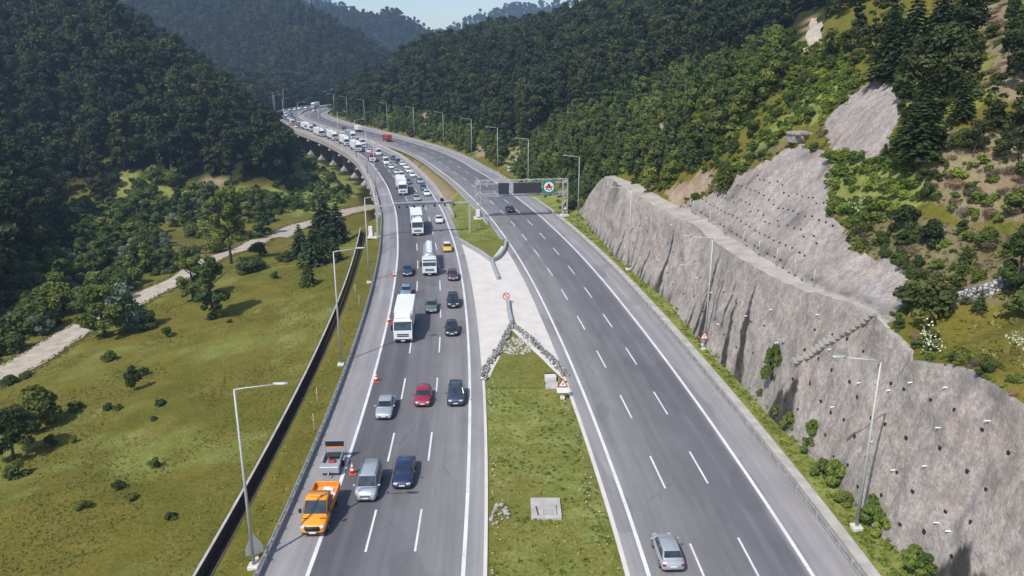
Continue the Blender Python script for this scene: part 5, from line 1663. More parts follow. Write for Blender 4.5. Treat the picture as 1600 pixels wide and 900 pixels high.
def fir_mesh(name, mat, seed, R, H, z0, layers, per, leaf):
    """whorls of drooping boughs that narrow to a leader"""
    r = np.random.default_rng(seed)
    P = []; N = []; T = []
    for i in range(layers):
        t = i / (layers - 1); z = z0 + (H - z0) * t
        rr = R * (1 - t) ** .85 + .12
        nb = max(4, int(per * (1 - .6 * t)))
        a0 = r.uniform(0, 6.28)
        for j in range(nb):
            a = a0 + 2 * math.pi * j / nb + r.uniform(-.25, .25)
            ln = rr * r.uniform(.70, 1.1); m = max(3, int(ln / leaf * 2.2)); tn = r.normal() * .2
            for q in np.linspace(.15, 1, m):
                for e in range(2):
                    off = r.normal(size=3) * leaf * .33
                    P.append((ln * q * math.cos(a) + off[0], ln * q * math.sin(a) + off[1], z - .32 * ln * q * q + .05 + off[2] * .6))
                    N.append((.45 * math.cos(a) + r.normal() * .35, .45 * math.sin(a) + r.normal() * .35, 1.0)); T.append(.5 + tn + r.normal() * .14 + (q - .6) * .25)
    P = np.array(P); N = np.array(N)
    V = leaf_quads(P, N, leaf, r, 1.25)
    return np_mesh(name, V, np.arange(4 * len(P)).reshape(-1, 4), mat, dict(tone=np.repeat(np.clip(T, 0, 1), 4)), False, link=False)

def trunk_mesh(name, H, r0, seed, limbs=5):
    r = random.Random(seed); b = MB()
    pts = [(0, 0, -.8)]
    for i in range(1, 6): pts.append((r.uniform(-.03, .03) * H * .4, r.uniform(-.03, .03) * H * .4, H * i / 5))
    b.tube(pts, [r0 * 1.25, r0, r0 * .8, r0 * .6, r0 * .4, r0 * .15], 7)
    for i in range(limbs):
        t = r.uniform(.35, .8); a = r.uniform(0, 6.28); ln = H * r.uniform(.18, .32)
        p = Vector((0, 0, H * t)); q = p + Vector((math.cos(a), math.sin(a), .8)) * ln * .6; w = q + Vector((math.cos(a + .3), math.sin(a + .3), .5)) * ln * .5
        b.tube([p, q, w], [r0 * .45, r0 * .25, r0 * .08], 5)
    return b.mesh(name, M['bark'])

# far forest kinds (leaf sprays about a metre) and nearer ones (smaller sprays)
FOREST = [crown_mesh('crown', M['leaf_dark'], 100 + i, R, H, z0, (20, 44, 18, 40, 30)[i], 1700, .50, ('broad', 'poplar', 'broad', 'cone', 'broad')[i], lob=((.22, .40), (.15, .30), (.22, .40), (.16, .32), (.14, .30))[i]) for i, (R, H, z0) in enumerate(((4.3, 14, 2.0), (3.6, 16, 2.2), (4.9, 12.5, 1.8), (3.0, 14.5, 2.0), (5.3, 13, 2.2)))]
FTRUNK = trunk_mesh('trunk', 11, .26, 1)
YOUNG = [crown_mesh('crown', M['leaf_sapling'], 200 + i, R, H, z0, 14, 1000, .33, ('poplar', 'cone', 'broad', 'cone')[i]) for i, (R, H, z0) in enumerate(((2.0, 6.2, .5), (1.6, 7.0, .5), (2.2, 5.4, .4), (1.6, 6.4, .3)))]
YTRUNK = trunk_mesh('trunk', 5.5, .11, 2, 3)
FIRS = [fir_mesh('crown', M['leaf_fir'], 300 + i, R, H, z0, L_, 13, .30) for i, (R, H, z0, L_) in enumerate(((3.2, 13, 1.2, 20), (2.7, 11, .8, 17), (3.6, 14.5, 1.8, 21)))]
SMALLFIR = [fir_mesh('crown', M['leaf_pine'], 320 + i, R, H, z0, 15, 10, .22) for i, (R, H, z0) in enumerate(((1.6, 4.6, .3), (1.9, 5.6, .3)))]
TALLTRUNK = trunk_mesh('trunk', 12, .22, 3, 2)
SHRUB = [crown_mesh('bush', M['leaf_mid'], 400 + i, 1.6, 1.9, .3, 10, 1500, .17, 'shrub') for i in range(4)]
DSHRUB = [crown_mesh('bush', M['leaf_dark'], 420 + i, 1.7, 2.2, .3, 10, 1400, .19, 'shrub') for i in range(3)]
HERBB = [crown_mesh('herb_clump', M['leaf_herb'], 440 + i, 1.15, .8, .1, 11, 600, .16, 'shrub', lob=(.2, .36), up=.9) for i in range(3)]
GREY = [crown_mesh('bush', M['leaf_grey'], 460 + i, 2.4, 4.2, .5, 13, 2600, .19) for i in range(2)]
CREEPER = [crown_mesh('bush', M['leaf_herb'], 470 + i, 1.3, 2.0, .2, 12, 1400, .17, 'shrub', lob=(.2, .36)) for i in range(2)]
TWIGS = [crown_mesh('brush', M['leaf_brown'], 480 + i, 1.5, .6, .1, 8, 500, .34, 'shrub', .08) for i in range(2)]
FLOWER = [crown_mesh('flower_heads', M['leaf_flower'], 500 + i, .8, .9, .5, 5, 18, .09, 'shrub') for i in range(2)]
NEART = [crown_mesh('crown', M['leaf_mid'], 520 + i, R, H, z0, 38, 5200, .22, sh, lob=(.15, .30)) for i, (R, H, z0, sh) in enumerate(((2.7, 8.8, 3.0, 'poplar'), (3.5, 7.2, 1.0, 'broad'), (2.2, 6.8, 1.1, 'poplar')))]
NTRUNK = trunk_mesh('trunk', 8.5, .17, 5, 6)

relief_x = None
def put(root_name, label, cat, group, crown, trunk, x, y, z, sc_, rz, sxy=1.0):
    if trunk is None:
        o = link_mesh(root_name, crown)
        o.location = (x, y, z); o.rotation_euler = (0, 0, rz); o.scale = (sc_ * sxy, sc_ * sxy, sc_)
        return tag(o, label, cat, group)
    t = bpy.data.objects.new(root_name, None); col.objects.link(t)
    t.location = (x, y, z); t.rotation_euler = (0, 0, rz); t.scale = (sc_ * sxy, sc_ * sxy, sc_)
    tag(t, label, cat, group)
    link_mesh('crown', crown, t); link_mesh('trunk', trunk, t)
    return t

def jitter_grid(x0, x1, y0, y1, sp, seed):
    r = np.random.default_rng(seed)
    gx, gy = np.meshgrid(np.arange(x0, x1, sp), np.arange(y0, y1, sp))
    gx = gx + (np.arange(gx.shape[0]) % 2)[:, None] * sp * .5
    return (gx + r.uniform(-.42, .42, gx.shape) * sp).ravel(), (gy + r.uniform(-.42, .42, gx.shape) * sp).ravel(), r

def seen(x, y, z, m=60, up=260):
    px, py, d = project(x, y, z)
    return (d > 5) & (px > -m) & (px < 1600 + m) & (py > -up) & (py < 900 + m)

def pixmask(x, y, z, polys):
    px, py, d = project(x, y, z)
    m = np.zeros(len(px), bool)
    for p in polys: m |= inpoly(px, py, p)
    return m

stuff_pts = []          # (x, y, z, kind, scale, rot, squash)
trees = []              # candidate individuals: (distance, kind, x, y, z, scale, rot)

# --- old beech forest: left hill, right hill above the young growth, far slopes
CLEAR = HERB + DRY + SOIL + BROWN + PATHSCAR + UPW + TOPW + LEDGE + [[(1288, 195), (1700, 170), (1700, 1000), (1288, 600)]]
YOUNGZ = [[(830, 240), (870, 195), (1000, 152), (1100, 110), (1215, 78), (1300, 60), (1345, 100), (1290, 190), (1240, 210), (1130, 296), (1060, 330), (950, 285), (905, 345), (850, 330), (800, 270), (812, 252)]]
SCARVIEW = [[(1235, 26), (1292, 26), (1302, 185), (1222, 185)]]
def forest(x0, x1, y0, y1, sp, seed, pick, smin, smax, stuff_only=False):
    x, y, r = jitter_grid(x0, x1, y0, y1, sp, seed)
    z = ground(x, y)
    ok = seen(x, y, z + 12, 420) | seen(x, y, z, 420)
    x, y, z = x[ok], y[ok], z[ok]
    ok = pick(x, y, z)
    x, y, z = x[ok], y[ok], z[ok]
    s = r.uniform(smin, smax, len(x)) * (1 + .3 * fbm(x / 30, y / 30, 5)); rot = r.uniform(0, 6.28, len(x)); q = r.uniform(.85, 1.15, len(x)); k = r.integers(0, 5, len(x))
    for i in range(len(x)):
        trees.append((math.hypot(x[i], y[i]) + (5000 if stuff_only else 0), k[i], x[i], y[i], z[i], s[i], rot[i], q[i]))
def pick_left(x, y, z):
    dF = foot(x, y); dL, _ = nearest(x, y, LC.P)
    return (dF < 1.5) & (dL < np.where(y > 380, -13.5, -18)) & ~pixmask(x, y, z, HERB[3:5] + SOIL) & (y < 620)
def pick_right(x, y, z):
    dR, _ = nearest(x, y, RC.P)
    near = (y < 215)
    xb_ = np.interp(y, WY, WX)
    return (np.where(near, x - xb_ > 42, dR > np.where(y > 430, 14, 23))) & (y < 700) & ~pixmask(x, y, z, CLEAR + YOUNGZ + SCARVIEW)
forest(-520, -60, 60, 620, 5.4, 1, pick_left, .65, 1.35)
forest(-150, 420, 12, 700, 5.5, 2, pick_right, .55, 1.2)
def pick_far(x, y, z):
    dL, _ = nearest(x, y, LC.P); dR, _ = nearest(x, y, RC.P)
    return (((dL < -24) & (y > 520)) | (y > 940)) & (np.abs(dL) > 22) & (np.abs(dR) > 20)
forest(-560, 60, 520, 1200, 7.5, 3, pick_far, .95, 1.45, True)
forest(-750, 420, 1200, 1700, 12, 4, pick_far, 1.2, 1.8, True)
forest(-1250, 700, 2150, 2750, 19, 5, pick_far, 1.6, 2.4, True)
trees.sort(key=lambda t: t[0])
def in_frame(t):
    px, py, d = project(t[2], t[3], t[4] + 8)
    return 0 <= px <= 1600 and 10 <= py <= 900
LABF = lambda t: ('dark broadleaf tree in the dense forest on the left hill', 'forest trees on the left hill') if t[2] < -40 and nearest(np.array([t[2]]), np.array([t[3]]), LC.P)[0][0] < 0 else ('dark broadleaf tree in the forest on the right hill', 'forest trees on the right hill')
n_ind = 0; rest = []
for t in trees:
    if n_ind < 300 and t[0] < 4000 and in_frame(t):
        lb, gp = LABF(t)
        put('forest_tree', lb, 'tree', gp, FOREST[t[1]], FTRUNK, t[2], t[3], t[4] - .3, t[5], t[6], t[7]); n_ind += 1
    else:
        rest.append(t)
# --- young growth on the lower right slope
x, y, r = jitter_grid(-150, 130, 130, 600, 3.1, 12)
z = ground(x, y)
dR, _ = nearest(x, y, RC.P)
ok = seen(x, y, z) & (dR > 19) & (pixmask(x, y, z, YOUNGZ)) & ~pixmask(x, y, z, SCARVIEW + SOIL + HERB[1:2] + HERB[5:6] + DRY[1:] + UPW)
ok |= (dR > 13.5) & (dR < 26) & (y > 222) & (fbm(x / 16, y / 16, 15) > -.28) & seen(x, y, z) & ~pixmask(x, y, z, SOIL)
xx, yy, zz = x[ok], y[ok], z[ok]
o_ = np.argsort(np.hypot(xx, yy)); yrest = []
for n_, i in enumerate(o_):
    s = r.uniform(.6, 1.2); k = int(r.integers(0, 4)); rot = r.uniform(0, 6.28)
    if n_ < 300:
        put('young_tree', 'light green young tree in the thick growth above the far end of the retaining wall', 'tree', 'young trees on the lower right slope', YOUNG[k], YTRUNK, xx[i], yy[i], zz[i] - .15, s, rot)
    else:
        yrest.append((0, k, xx[i], yy[i], zz[i], s, rot, 1.0))

# the rest of each wood: one scattered object
def scatter(name, label, pts, meshes, kinds):
    V = np.array([[t[2], t[3], t[4] - .3] for t in pts], np.float32)
    me = bpy.data.meshes.new(name); me.vertices.add(len(V)); me.vertices.foreach_set('co', V.ravel())
    for an, tp, vals in (('rot', 'FLOAT', [t[6] for t in pts]), ('size', 'FLOAT', [t[5] for t in pts]), ('squash', 'FLOAT', [t[7] for t in pts]), ('pick', 'INT', [int(t[1]) for t in pts])):
        a = me.attributes.new(an, tp, 'POINT'); a.data.foreach_set('value', np.array(vals, np.int32 if tp == 'INT' else np.float32))
    o = link_mesh(name, me)
    tag(o, label, kinds, kind='stuff')
    g = bpy.data.node_groups.new(name, 'GeometryNodeTree')
    g.interface.new_socket('Geometry', in_out='INPUT', socket_type='NodeSocketGeometry'); g.interface.new_socket('Geometry', in_out='OUTPUT', socket_type='NodeSocketGeometry')
    N = g.nodes.new; Lk = g.links.new
    gi, go = N('NodeGroupInput'), N('NodeGroupOutput')
    jn = N('GeometryNodeJoinGeometry')
    for m in reversed(meshes):
        src = bpy.data.objects.new(m.name + '_source', m)          # never linked to the scene
        oi = N('GeometryNodeObjectInfo'); oi.inputs['Object'].default_value = src; oi.inputs['As Instance'].default_value = True
        Lk(oi.outputs['Geometry'], jn.inputs[0])
    ip = N('GeometryNodeInstanceOnPoints'); ip.inputs['Pick Instance'].default_value = True
    def attr(an, tp):
        a = N('GeometryNodeInputNamedAttribute'); a.data_type = tp; a.inputs['Name'].default_value = an; return a.outputs['Attribute']
    c1 = N('ShaderNodeCombineXYZ'); Lk(attr('rot', 'FLOAT'), c1.inputs['Z'])
    mu = N('ShaderNodeMath'); mu.operation = 'MULTIPLY'; sz = attr('size', 'FLOAT'); Lk(sz, mu.inputs[0]); Lk(attr('squash', 'FLOAT'), mu.inputs[1])
    c2 = N('ShaderNodeCombineXYZ'); Lk(mu.outputs[0], c2.inputs['X']); Lk(mu.outputs[0], c2.inputs['Y']); Lk(sz, c2.inputs['Z'])
    Lk(gi.outputs[0], ip.inputs['Points']); Lk(jn.outputs[0], ip.inputs['Instance']); Lk(attr('pick', 'INT'), ip.inputs['Instance Index'])
    Lk(c1.outputs[0], ip.inputs['Rotation']); Lk(c2.outputs[0], ip.inputs['Scale']); Lk(ip.outputs[0], go.inputs[0])
    md = o.modifiers.new('scatter', 'NODES'); md.node_group = g
    return o
scatter('forest', 'dense dark broadleaf forest covering the hills on both sides and the far ridges', rest, FOREST, 'forest')
if yrest: scatter('young_wood', 'lighter green young wood along the lower right slope', yrest, YOUNG, 'forest')
print('forest individuals', n_ind, 'rest', len(rest), 'young', len(o_))

# --- single plants placed where the photograph shows them
R_ = random.Random(11)
def gz(px, py):
    h = hit(px, py)
    return h
def plant(px, py, root, label, cat, crown, trunk, hgt_px, base_h, group=None, sxy=1.0, dz=-.1):
    """px, py foot of the plant in the photo, hgt_px its height there"""
    h = gz(px, py)
    if h is None: return None
    d = project(*h)[2]
    s = hgt_px * d / FPX / .95 / base_h
    return put(root, label, cat, group, crown, trunk, h[0], h[1], h[2] + dz, s, R_.uniform(0, 6.28), sxy)
plant(362, 412, 'field_tree', 'tall slender tree with a bare lower trunk beside the gravel track', 'tree', NEART[0], NTRUNK, 132, 11.8)
plant(334, 497, 'field_tree', 'slim leafy tree in the meadow casting a long shadow to its right', 'tree', NEART[2], NTRUNK, 100, 7.9, sxy=1.1)
plant(302, 470, 'field_tree', 'slim leafy tree just left of and behind the meadow tree', 'tree', NEART[2], NTRUNK, 86, 7.9, sxy=1.1)
plant(165, 528, 'field_tree', 'broad round tree overhanging the gravel track', 'tree', NEART[1], NTRUNK, 94, 8.6, sxy=1.25)
plant(196, 520, 'field_tree', 'bushy tree with pale leaves on the meadow side of the gravel track', 'tree', GREY[0], None, 74, 4.6, sxy=1.0)
plant(22, 716, 'field_tree', 'dark bushy tree at the left edge of the meadow', 'tree', NEART[1], NTRUNK, 96, 8.6, sxy=1.1)
plant(62, 664, 'field_tree', 'low leafy tree behind the dark one at the left edge of the meadow', 'tree', SHRUB[0], None, 52, 2.1)
for i, (px, py, hp) in enumerate(((508, 375, 66), (528, 382, 52), (490, 414, 54), (470, 400, 40), (482, 446, 36), (524, 408, 30), (505, 398, 40))):
    plant(px, py, 'fir_tree', 'young conifer in the clump between the gravel track and the drainage channel', 'tree', SMALLFIR[i % 2], None, hp, 4.8, 'young conifers in the meadow clump', 1.25)
for i, (px, py, hp, sx) in enumerate(((232, 512, 32, 1.6), (262, 525, 18, 1.3), (172, 565, 24, 1.0), (170, 640, 15, 1.1), (210, 610, 44, .6), (118, 640, 18, 1.6), (80, 695, 22, 1.1), (185, 640, 14, 1), (250, 634, 16, 1.2), (225, 585, 14, 1.3), (240, 660, 12, 1.4),
                                      (430, 436, 15, 1.0), (447, 407, 20, 1.4), (388, 423, 30, 1.8), (405, 400, 24, 1.5), (30, 745, 30, 1.4), (115, 690, 12, 1.3), (267, 812, 18, 1.2), (205, 780, 16, 1.3), (185, 762, 15, 1.5), (130, 795, 16, 1.8), (243, 730, 20, 1.1), (15, 600, 20, 1.4), (42, 590, 14, 1.5), (330, 500, 12, 1.6), (360, 505, 9, 1.4))):
    plant(px, py, 'bush', 'small dark bush scattered in the meadow left of the drainage channel', 'bush', (SHRUB + DSHRUB[:1])[i % 5], None, hp * .75, 2.2, 'small bushes in the meadow', sx)
# scrub between the gravel track and the foot of the left hill
x, y, r = jitter_grid(-170, -40, 75, 262, 4.2, 31)
z = ground(x, y, False)
dP, _ = nearest(x, y, PATH.P); dF = foot(x, y); px, py, d = project(x, y, z)
ok = seen(x, y, z) & (np.abs(dP) > 4.5) & (dP < 0) & (dF > -3) & ~inpoly(px, py, HERB[4]) & ~((px > 440) & (py < 352))
dens = np.where(px < 250, 1.0, .42) * np.where(inpoly(px, py, [(180, 345), (330, 365), (420, 330), (560, 300), (540, 330), (250, 400)]), .5, 1)
ok &= r.uniform(0, 1, len(x)) < dens
n_ = 0
for X_, Y_, Z_, p_ in zip(x[ok], y[ok], z[ok], px[ok]):
    if n_ >= 290: break
    u = r.uniform()
    if u < .42: put('bush', 'leafy green bush in the scrub beyond the gravel track', 'bush', 'scrub bushes beyond the gravel track', SHRUB[n_ % 4], None, X_, Y_, Z_ - .2, r.uniform(.9, 2.0) * (1.25 if p_ < 230 else .8), r.uniform(0, 6.28), r.uniform(.9, 1.3))
    elif u < .62: put('bush', 'leafy green bush in the scrub beyond the gravel track', 'bush', 'scrub bushes beyond the gravel track', DSHRUB[n_ % 3], None, X_, Y_, Z_ - .2, r.uniform(.9, 1.7), r.uniform(0, 6.28), 1.1)
    elif u < .72: put('willow_bush', 'greyish willow bush in the scrub beyond the gravel track', 'bush', 'willow bushes beyond the gravel track', GREY[n_ % 2], None, X_, Y_, Z_ - .2, r.uniform(.5, 1.0), r.uniform(0, 6.28), 1.1)
    else: put('scrub_tree', 'bushy young tree in the scrub beyond the gravel track', 'tree', 'young trees in the scrub beyond the gravel track', YOUNG[n_ % 4], YTRUNK, X_, Y_, Z_ - .2, r.uniform(.7, 1.25), r.uniform(0, 6.28), 1.35)
    n_ += 1
print('scrub', n_)
# conifers and trees of the right hill
for i, (px, py, hp, k) in enumerate(((1430, 205, 200, 2), (1385, 130, 150, 0), (1475, 165, 190, 1), (1340, 75, 120, 0), (1420, 120, 170, 2), (1500, 110, 160, 0), (1365, 100, 130, 1), (1462, 90, 150, 2), (1395, 60, 120, 0), (1310, 30, 90, 1), (1450, 190, 120, 1), (1410, 165, 110, 0),
                                     (1330, 100, 85, 1), (1500, 190, 95, 1))):
    if i % 3 == 1:
        plant(px, py, 'fir_tree', 'tall dark conifer in the stand above the concrete apron', 'tree', FIRS[k], TALLTRUNK, hp * .72, (13, 11, 14.5)[k], 'dark conifers above the concrete apron', 1.3)
    else:
        plant(px, py, 'stand_tree', 'dark leafy tree in the stand above the concrete apron', 'tree', FOREST[i % 5], FTRUNK, hp * .7, 15.5, 'dark leafy trees above the concrete apron', 1.15)
plant(1440, 250, 'broad_conifer', 'broad dark conifer right of the concrete apron', 'tree', FIRS[0], TALLTRUNK, 100, 13, sxy=1.9)
plant(1420, 235, 'broad_conifer', 'short dark conifer touching the right edge of the concrete apron', 'tree', FIRS[1], TALLTRUNK, 70, 11, sxy=1.7)
for i, (px, py, hp) in enumerate(((1590, 260, 130), (1545, 215, 90), (1600, 150, 120), (1575, 90, 90), (1520, 250, 70), (1560, 265, 60))):
    plant(px, py, 'hill_tree', 'dark leafy tree among brown brush near the top of the right slope', 'tree', FOREST[i % 5], FTRUNK, hp, 16.5, 'leafy trees among the brown brush')
plant(1440, 503, 'juniper_bush', 'large grey green bush at the upper end of the stepped gutter', 'bush', DSHRUB[0], None, 62, 2.4, sxy=1.2)
plant(1475, 470, 'juniper_bush', 'grey green bush behind the large one by the stepped gutter', 'bush', DSHRUB[1], None, 50, 2.4)
plant(1585, 465, 'hill_tree', 'tall pale green shrub at the right edge above the small meadow', 'bush', NEART[2], NTRUNK, 110, 7.9)
plant(1452, 386, 'bush', 'round dark bush in the dry grass above the grey slope', 'bush', DSHRUB[2], None, 38, 2.4)
plant(1412, 358, 'bush', 'dark bush at the lower edge of the bright herbs', 'bush', DSHRUB[0], None, 34, 2.4, sxy=1.3)
plant(1507, 412, 'small_fir', 'small conifer standing alone in the dry grass', 'tree', SMALLFIR[0], None, 30, 4.8)
plant(1529, 487, 'small_fir', 'small conifer at the edge of the small meadow', 'tree', SMALLFIR[1], None, 26, 4.8, sxy=1.2)
plant(1133, 296, 'fir_tree', 'dark conifer at the left tip of the upper concrete slope', 'tree', SMALLFIR[1], None, 44, 5.6)
plant(1382, 246, 'small_fir', 'small dark bush at the right foot of the concrete apron', 'tree', SMALLFIR[0], None, 22, 4.8, sxy=1.4)
plant(1296, 96, 'small_fir', 'dark round conifer right of the bare dirt scar', 'tree', SMALLFIR[1], None, 34, 5.6, sxy=1.5)
for i, (px, py, hp, sx) in enumerate(((1205, 600, 62, .55), (1268, 680, 26, 1), (1232, 672, 26, .9), (1303, 760, 44, .9), (1285, 745, 30, 1.1), (1360, 826, 52, .8), (1375, 838, 34, .9), (1425, 893, 42, 1.1), (1440, 900, 40, 1), (1318, 790, 24, 1.3), (1212, 650, 16, 1), (1187, 622, 12, 1), (1262, 705, 22, 1.2))):
    h = gz(px, py)
    if h is None: continue
    plant(px, py, 'wall_bush', 'green creeper bush growing at the foot of the retaining wall', 'bush', CREEPER[i % 2], None, hp, 2.1, 'creeper bushes at the foot of the retaining wall', sx)
# herb, brush and flower clumps on the right slope
def clumps(polys, sp, meshes, root, label, cat, group, smin, smax, seed, x0=20, x1=110, y0=40, y1=215, limit=280, lift=-.12):
    x, y, r = jitter_grid(x0, x1, y0, y1, sp, seed)
    z = ground(x, y); ok = seen(x, y, z) & pixmask(x, y, z, polys)
    if x0 > 0: ok &= (x - wall_profile(y)[3] > .5) | (y > 182)
    P = np.stack([x[ok], y[ok], z[ok]], 1); P = P[np.argsort(np.hypot(P[:, 0], P[:, 1]))][:limit]
    for i, (a, b, c) in enumerate(P):
        put(root, label, cat, group, meshes[i % len(meshes)], None, a, b, c + lift, r.uniform(smin, smax), r.uniform(0, 6.28), r.uniform(.9, 1.3))
    return len(P)
print('herbs', clumps(HERB[:1], 1.35, HERBB, 'herb_clump', 'bright green herb clump beside the upper concrete slope', 'herbs', 'bright herbs beside the upper concrete slope', .7, 1.25, 51))
print('herbs', clumps(HERB[1:2], 2.0, HERBB, 'herb_clump', 'bright green herb clump on the slope left of the concrete apron', 'herbs', 'bright herbs left of the concrete apron', .8, 1.5, 52, y1=240, limit=250))
print('brush', clumps(BROWN, 1.9, TWIGS, 'brush_clump', 'brown dead brush on the upper right slope', 'brush', 'brown brush on the upper right slope', .4, .85, 53, x1=180, limit=290))
print('mixed', clumps([[(1480, 190), (1640, 180), (1640, 380), (1430, 350), (1440, 290)], HERB[2], [(1330, 345), (1440, 330), (1480, 380), (1400, 380)]], 3.0, SHRUB + HERBB, 'slope_bush', 'mid green bush on the upper right slope', 'bush', 'bushes on the upper right slope', .5, 1.2, 54, x1=150, limit=200))
print('flowers', clumps([[(1420, 530), (1460, 520), (1490, 575), (1430, 572)], [(1570, 530), (1640, 520), (1640, 600), (1580, 590)], [(1310, 325), (1350, 330), (1340, 345), (1305, 345)]], 1.0, FLOWER, 'flower_clump', 'white flowering plant at the crest of the retaining wall', 'flowers', 'white flowers on the crest of the retaining wall', .8, 1.4, 55, limit=150))
# herb cover of the open slopes: one scattered object
def cover(name, label, polys, sp, meshes, seed, box, smin, smax, dens=.8, cond=None):
    x, y, r = jitter_grid(*box, sp, seed); z = ground(x, y)
    ok = seen(x, y, z) & pixmask(x, y, z, polys) & (r.uniform(0, 1, len(x)) < dens)
    if cond is not None: ok &= cond(x, y, z)
    if ok.any(): scatter(name, label, [(0, r.integers(0, len(meshes)), a, b, c + .2, r.uniform(smin, smax), r.uniform(0, 6.28), r.uniform(.9, 1.5)) for a, b, c in zip(x[ok], y[ok], z[ok])], meshes, 'herbs')
    print(name, int(ok.sum()))
offw = lambda x, y, z: (x - wall_profile(y)[3] > .6) | (y > 183)
cover('slope_herbs', 'low green herbs covering the open slope above the upper concrete slope', [HERB[1], YOUNGZ[0], DRY[1]], 1.5, HERBB + HERBB + SHRUB[:1], 56, (15, 130, 80, 420), .45, 1.1, .95, lambda x, y, z: offw(x, y, z) & ~pixmask(x, y, z, SOIL + UPW))
cover('valley_herbs', 'low green herbs at the foot of the left hill and below the viaduct', HERB[3:5], 2.6, HERBB + SHRUB[:1], 57, (-200, -30, 150, 420), .5, 1.25, .7, lambda x, y, z: nearest(x, y, LC.P)[0] < -12)
cover('foot_bushes', 'leafy bushes at the foot of the left hill and below the viaduct', HERB[3:4], 5.0, SHRUB + YOUNG[2:3], 66, (-200, -30, 150, 420), .7, 1.5, .75, lambda x, y, z: (nearest(x, y, LC.P)[0] < -13) & (project(x, y, z)[0] < 462))
cover('roadside_herbs', 'herbs on the bank below the forest beyond the sign gantry', HERB[5:6], 2.0, HERBB, 58, (-60, 40, 170, 330), .5, 1.1, .6, lambda x, y, z: nearest(x, y, RC.P)[0] > 13)
cover('brush_cover', 'dry twigs and low plants on the upper right slope', BROWN + DRY[:1] + HERB[2:3], 1.15, TWIGS[:1] + HERBB + SHRUB[:1], 59, (25, 200, 40, 215), .25, .7, .6, offw)

x, y, r = jitter_grid(34, 120, 8, 95, 2.1, 67); z = ground(x, y); px, py, d = project(x, y, z)
ok = (px > 1590) & (d > 2) & (x - wall_profile(y)[3] > 1.2) & (fbm(x / 9, y / 9, 68) > -.25)
scatter('slope_scrub', 'scrub on the slope above the near end of the retaining wall', [(0, r.integers(0, 8), a, b, c + .2, r.uniform(.3, 1.0), r.uniform(0, 6.28), 1.2) for a, b, c in zip(x[ok], y[ok], z[ok])], HERBB + SHRUB + TWIGS[:1], 'scrub')
_k = rng.uniform(0, 1, len(EDGEP)) < .22
scatter('edge_herbs', 'low weeds and herbs along the ragged edges of the sprayed concrete', [(0, rng.integers(0, 5), a, b, c + .2, rng.uniform(.18, .5), rng.uniform(0, 6.28), 1.2) for a, b, c in EDGEP[_k]], HERBB + SHRUB[:1] + TWIGS[:1], 'herbs')
print('edge', int(_k.sum()))
# coarse weeds and grass: meadow, verge, island, dry slope
def tufts(name, label, x, y, z, mat, size, seed, kinds='grass', n_blades=7):
    r = np.random.default_rng(seed); n_ = len(x)
    sz = size * r.uniform(.5, 1.4, n_)
    P = np.repeat(np.stack([x, y, z], 1), n_blades, 0); S = np.repeat(sz, n_blades)
    D = r.normal(size=(len(P), 3)); D[:, 2] = np.abs(D[:, 2]) * .6 + .25
    D /= np.linalg.norm(D, axis=1)[:, None]
    P = P + D * (S * .6)[:, None] * np.array([1, 1, .55])
    V = leaf_quads(P, D + r.normal(size=D.shape) * .5, 1.0, r)
    C = np.repeat(P, 4, 0); V = C + (V - C) * np.repeat(S * .5, 4)[:, None]
    tone = np.repeat(np.repeat(r.uniform(0, 1, n_), n_blades) * .8 + r.uniform(0, .2, len(P)), 4)
    o = np_mesh(name, V, np.arange(len(V)).reshape(-1, 4), mat, dict(tone=tone), False)
    return tag(o, label, kinds, kind='stuff')
def area(x0, x1, y0, y1, n_, seed, pick):
    r = np.random.default_rng(seed)
    x = r.uniform(x0, x1, n_); y = y0 + (y1 - y0) * r.uniform(0, 1, n_) ** 1.4
    z = ground(x, y, False); ok = seen(x, y, z, 30, 20)
    x, y, z = x[ok], y[ok], z[ok]; ok = pick(x, y, z)
    return x[ok], y[ok], z[ok]
def p_field(x, y, z):
    dL, _ = nearest(x, y, LC.P); dP, _ = nearest(x, y, PATH.P); dF = foot(x, y)
    return (dL < -14.6) & (np.abs(dP) > 3.2) & (dF > 0) & (fbm(x / 14, y / 14, 81) > -.35)
x, y, z = area(-110, -20, 36, 200, 60000, 61, p_field)
tufts('meadow_grass', 'coarse grass and weeds of the meadow left of the channel', x, y, z, M['leaf_straw'], .13, 62)
x, y, z = area(-120, -20, 36, 250, 16000, 63, lambda x, y, z: p_field(x, y, z) & (fbm(x / 9, y / 9, 83) > .12))
tufts('meadow_weeds', 'patches of fresh green weeds in the meadow', x, y, z, M['leaf_herb'], .15, 64)
def p_island(x, y, z):
    dL, _ = nearest(x, y, LC.P); dR, _ = nearest(x, y, RC.P)
    return (dL > 7.6) & (dR < -7.9) & ((y < 82) | (y > 152) | inpoly(x, y, WEDGE1) | inpoly(x, y, WEDGE2)) & (y < 190)
x, y, z = area(-8, 14, 36, 190, 9000, 65, p_island)
k = fbm(x / 4, y / 4, 85) > 0.02
tufts('island_weeds', 'green weeds in the grass island between the carriageways', x[k], y[k], z[k], M['leaf_herb'], .22, 66)
tufts('island_grass', 'dry grass in the grass island between the carriageways', x[~k], y[~k], z[~k], M['leaf_straw'], .2, 67)
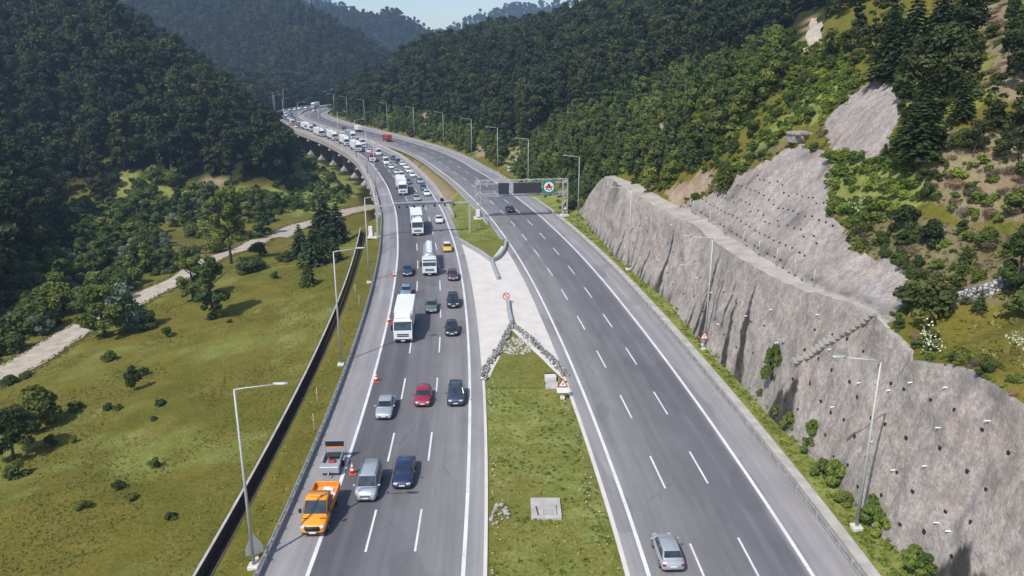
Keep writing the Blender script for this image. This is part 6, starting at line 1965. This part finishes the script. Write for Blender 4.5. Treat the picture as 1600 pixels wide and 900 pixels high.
def p_verge(x, y, z):
    dR, _ = nearest(x, y, RC.P)
    return (dR > 11.3) & (x < np.interp(y, WY, WX) + .2) & (y < 180)
x, y, z = area(10, 33, 40, 180, 16000, 68, p_verge)
tufts('verge_grass', 'lush green grass of the narrow verge below the retaining wall', x, y, z, M['leaf_herb'], .30, 69)
def p_lverge(x, y, z):
    dL, _ = nearest(x, y, LC.P)
    return (dL < -9.5) & (dL > -12.4)
x, y, z = area(-40, -15, 38, 190, 5000, 70, p_lverge)
tufts('shoulder_grass', 'short grass between the left guardrail and the drainage channel', x, y, z, M['leaf_straw'], .2, 71)
_s = np.repeat(np.arange(0, PATH.len, .12), 2); _u = np.where(np.arange(len(_s)) % 2 == 0, -1, 1) * rng.uniform(2.5, 4.2, len(_s))
_p = np.array([PATH.at(s_, u_) for s_, u_ in zip(_s, _u)]); _z = ground(_p[:, 0], _p[:, 1], False)
tufts('track_edge_grass', 'grass creeping over both edges of the gravel track', _p[:, 0], _p[:, 1], _z + .1, M['leaf_straw'], .26, 74)
xs, ys, rr = jitter_grid(28, 75, 46, 120, .8, 72)
zs = ground(xs, ys); ok = seen(xs, ys, zs) & pixmask(xs, ys, zs, DRY[:1] + [[(1400, 540), (1470, 500), (1640, 465), (1640, 590), (1545, 580), (1440, 572)]]) & (xs - wall_profile(ys)[3] > 1)
tufts('slope_grass', 'dry and green grass on the slope above the retaining wall', xs[ok], ys[ok], zs[ok], M['leaf_straw'], .35, 73)

# ------------------------------------------------------------------ air
def haze():
    b = MB(); b.box((0, 1450, 135), (3400, 3100, 390))
    t = bpy.data.materials.new('air'); t.use_nodes = True; n_ = t.node_tree
    n_.nodes.remove(n_.nodes['Principled BSDF'])
    v_ = n_.nodes.new('ShaderNodeVolumePrincipled')
    v_.inputs['Color'].default_value = (.55, .74, 1.0, 1); v_.inputs['Density'].default_value = HAZE; v_.inputs['Anisotropy'].default_value = .25
    n_.links.new(v_.outputs[0], n_.nodes['Material Output'].inputs['Volume'])
    o = b.build('haze', t); tag(o, kind='stuff', label='thin blue haze filling the valley', cat='haze')
HAZE = .00027
haze()
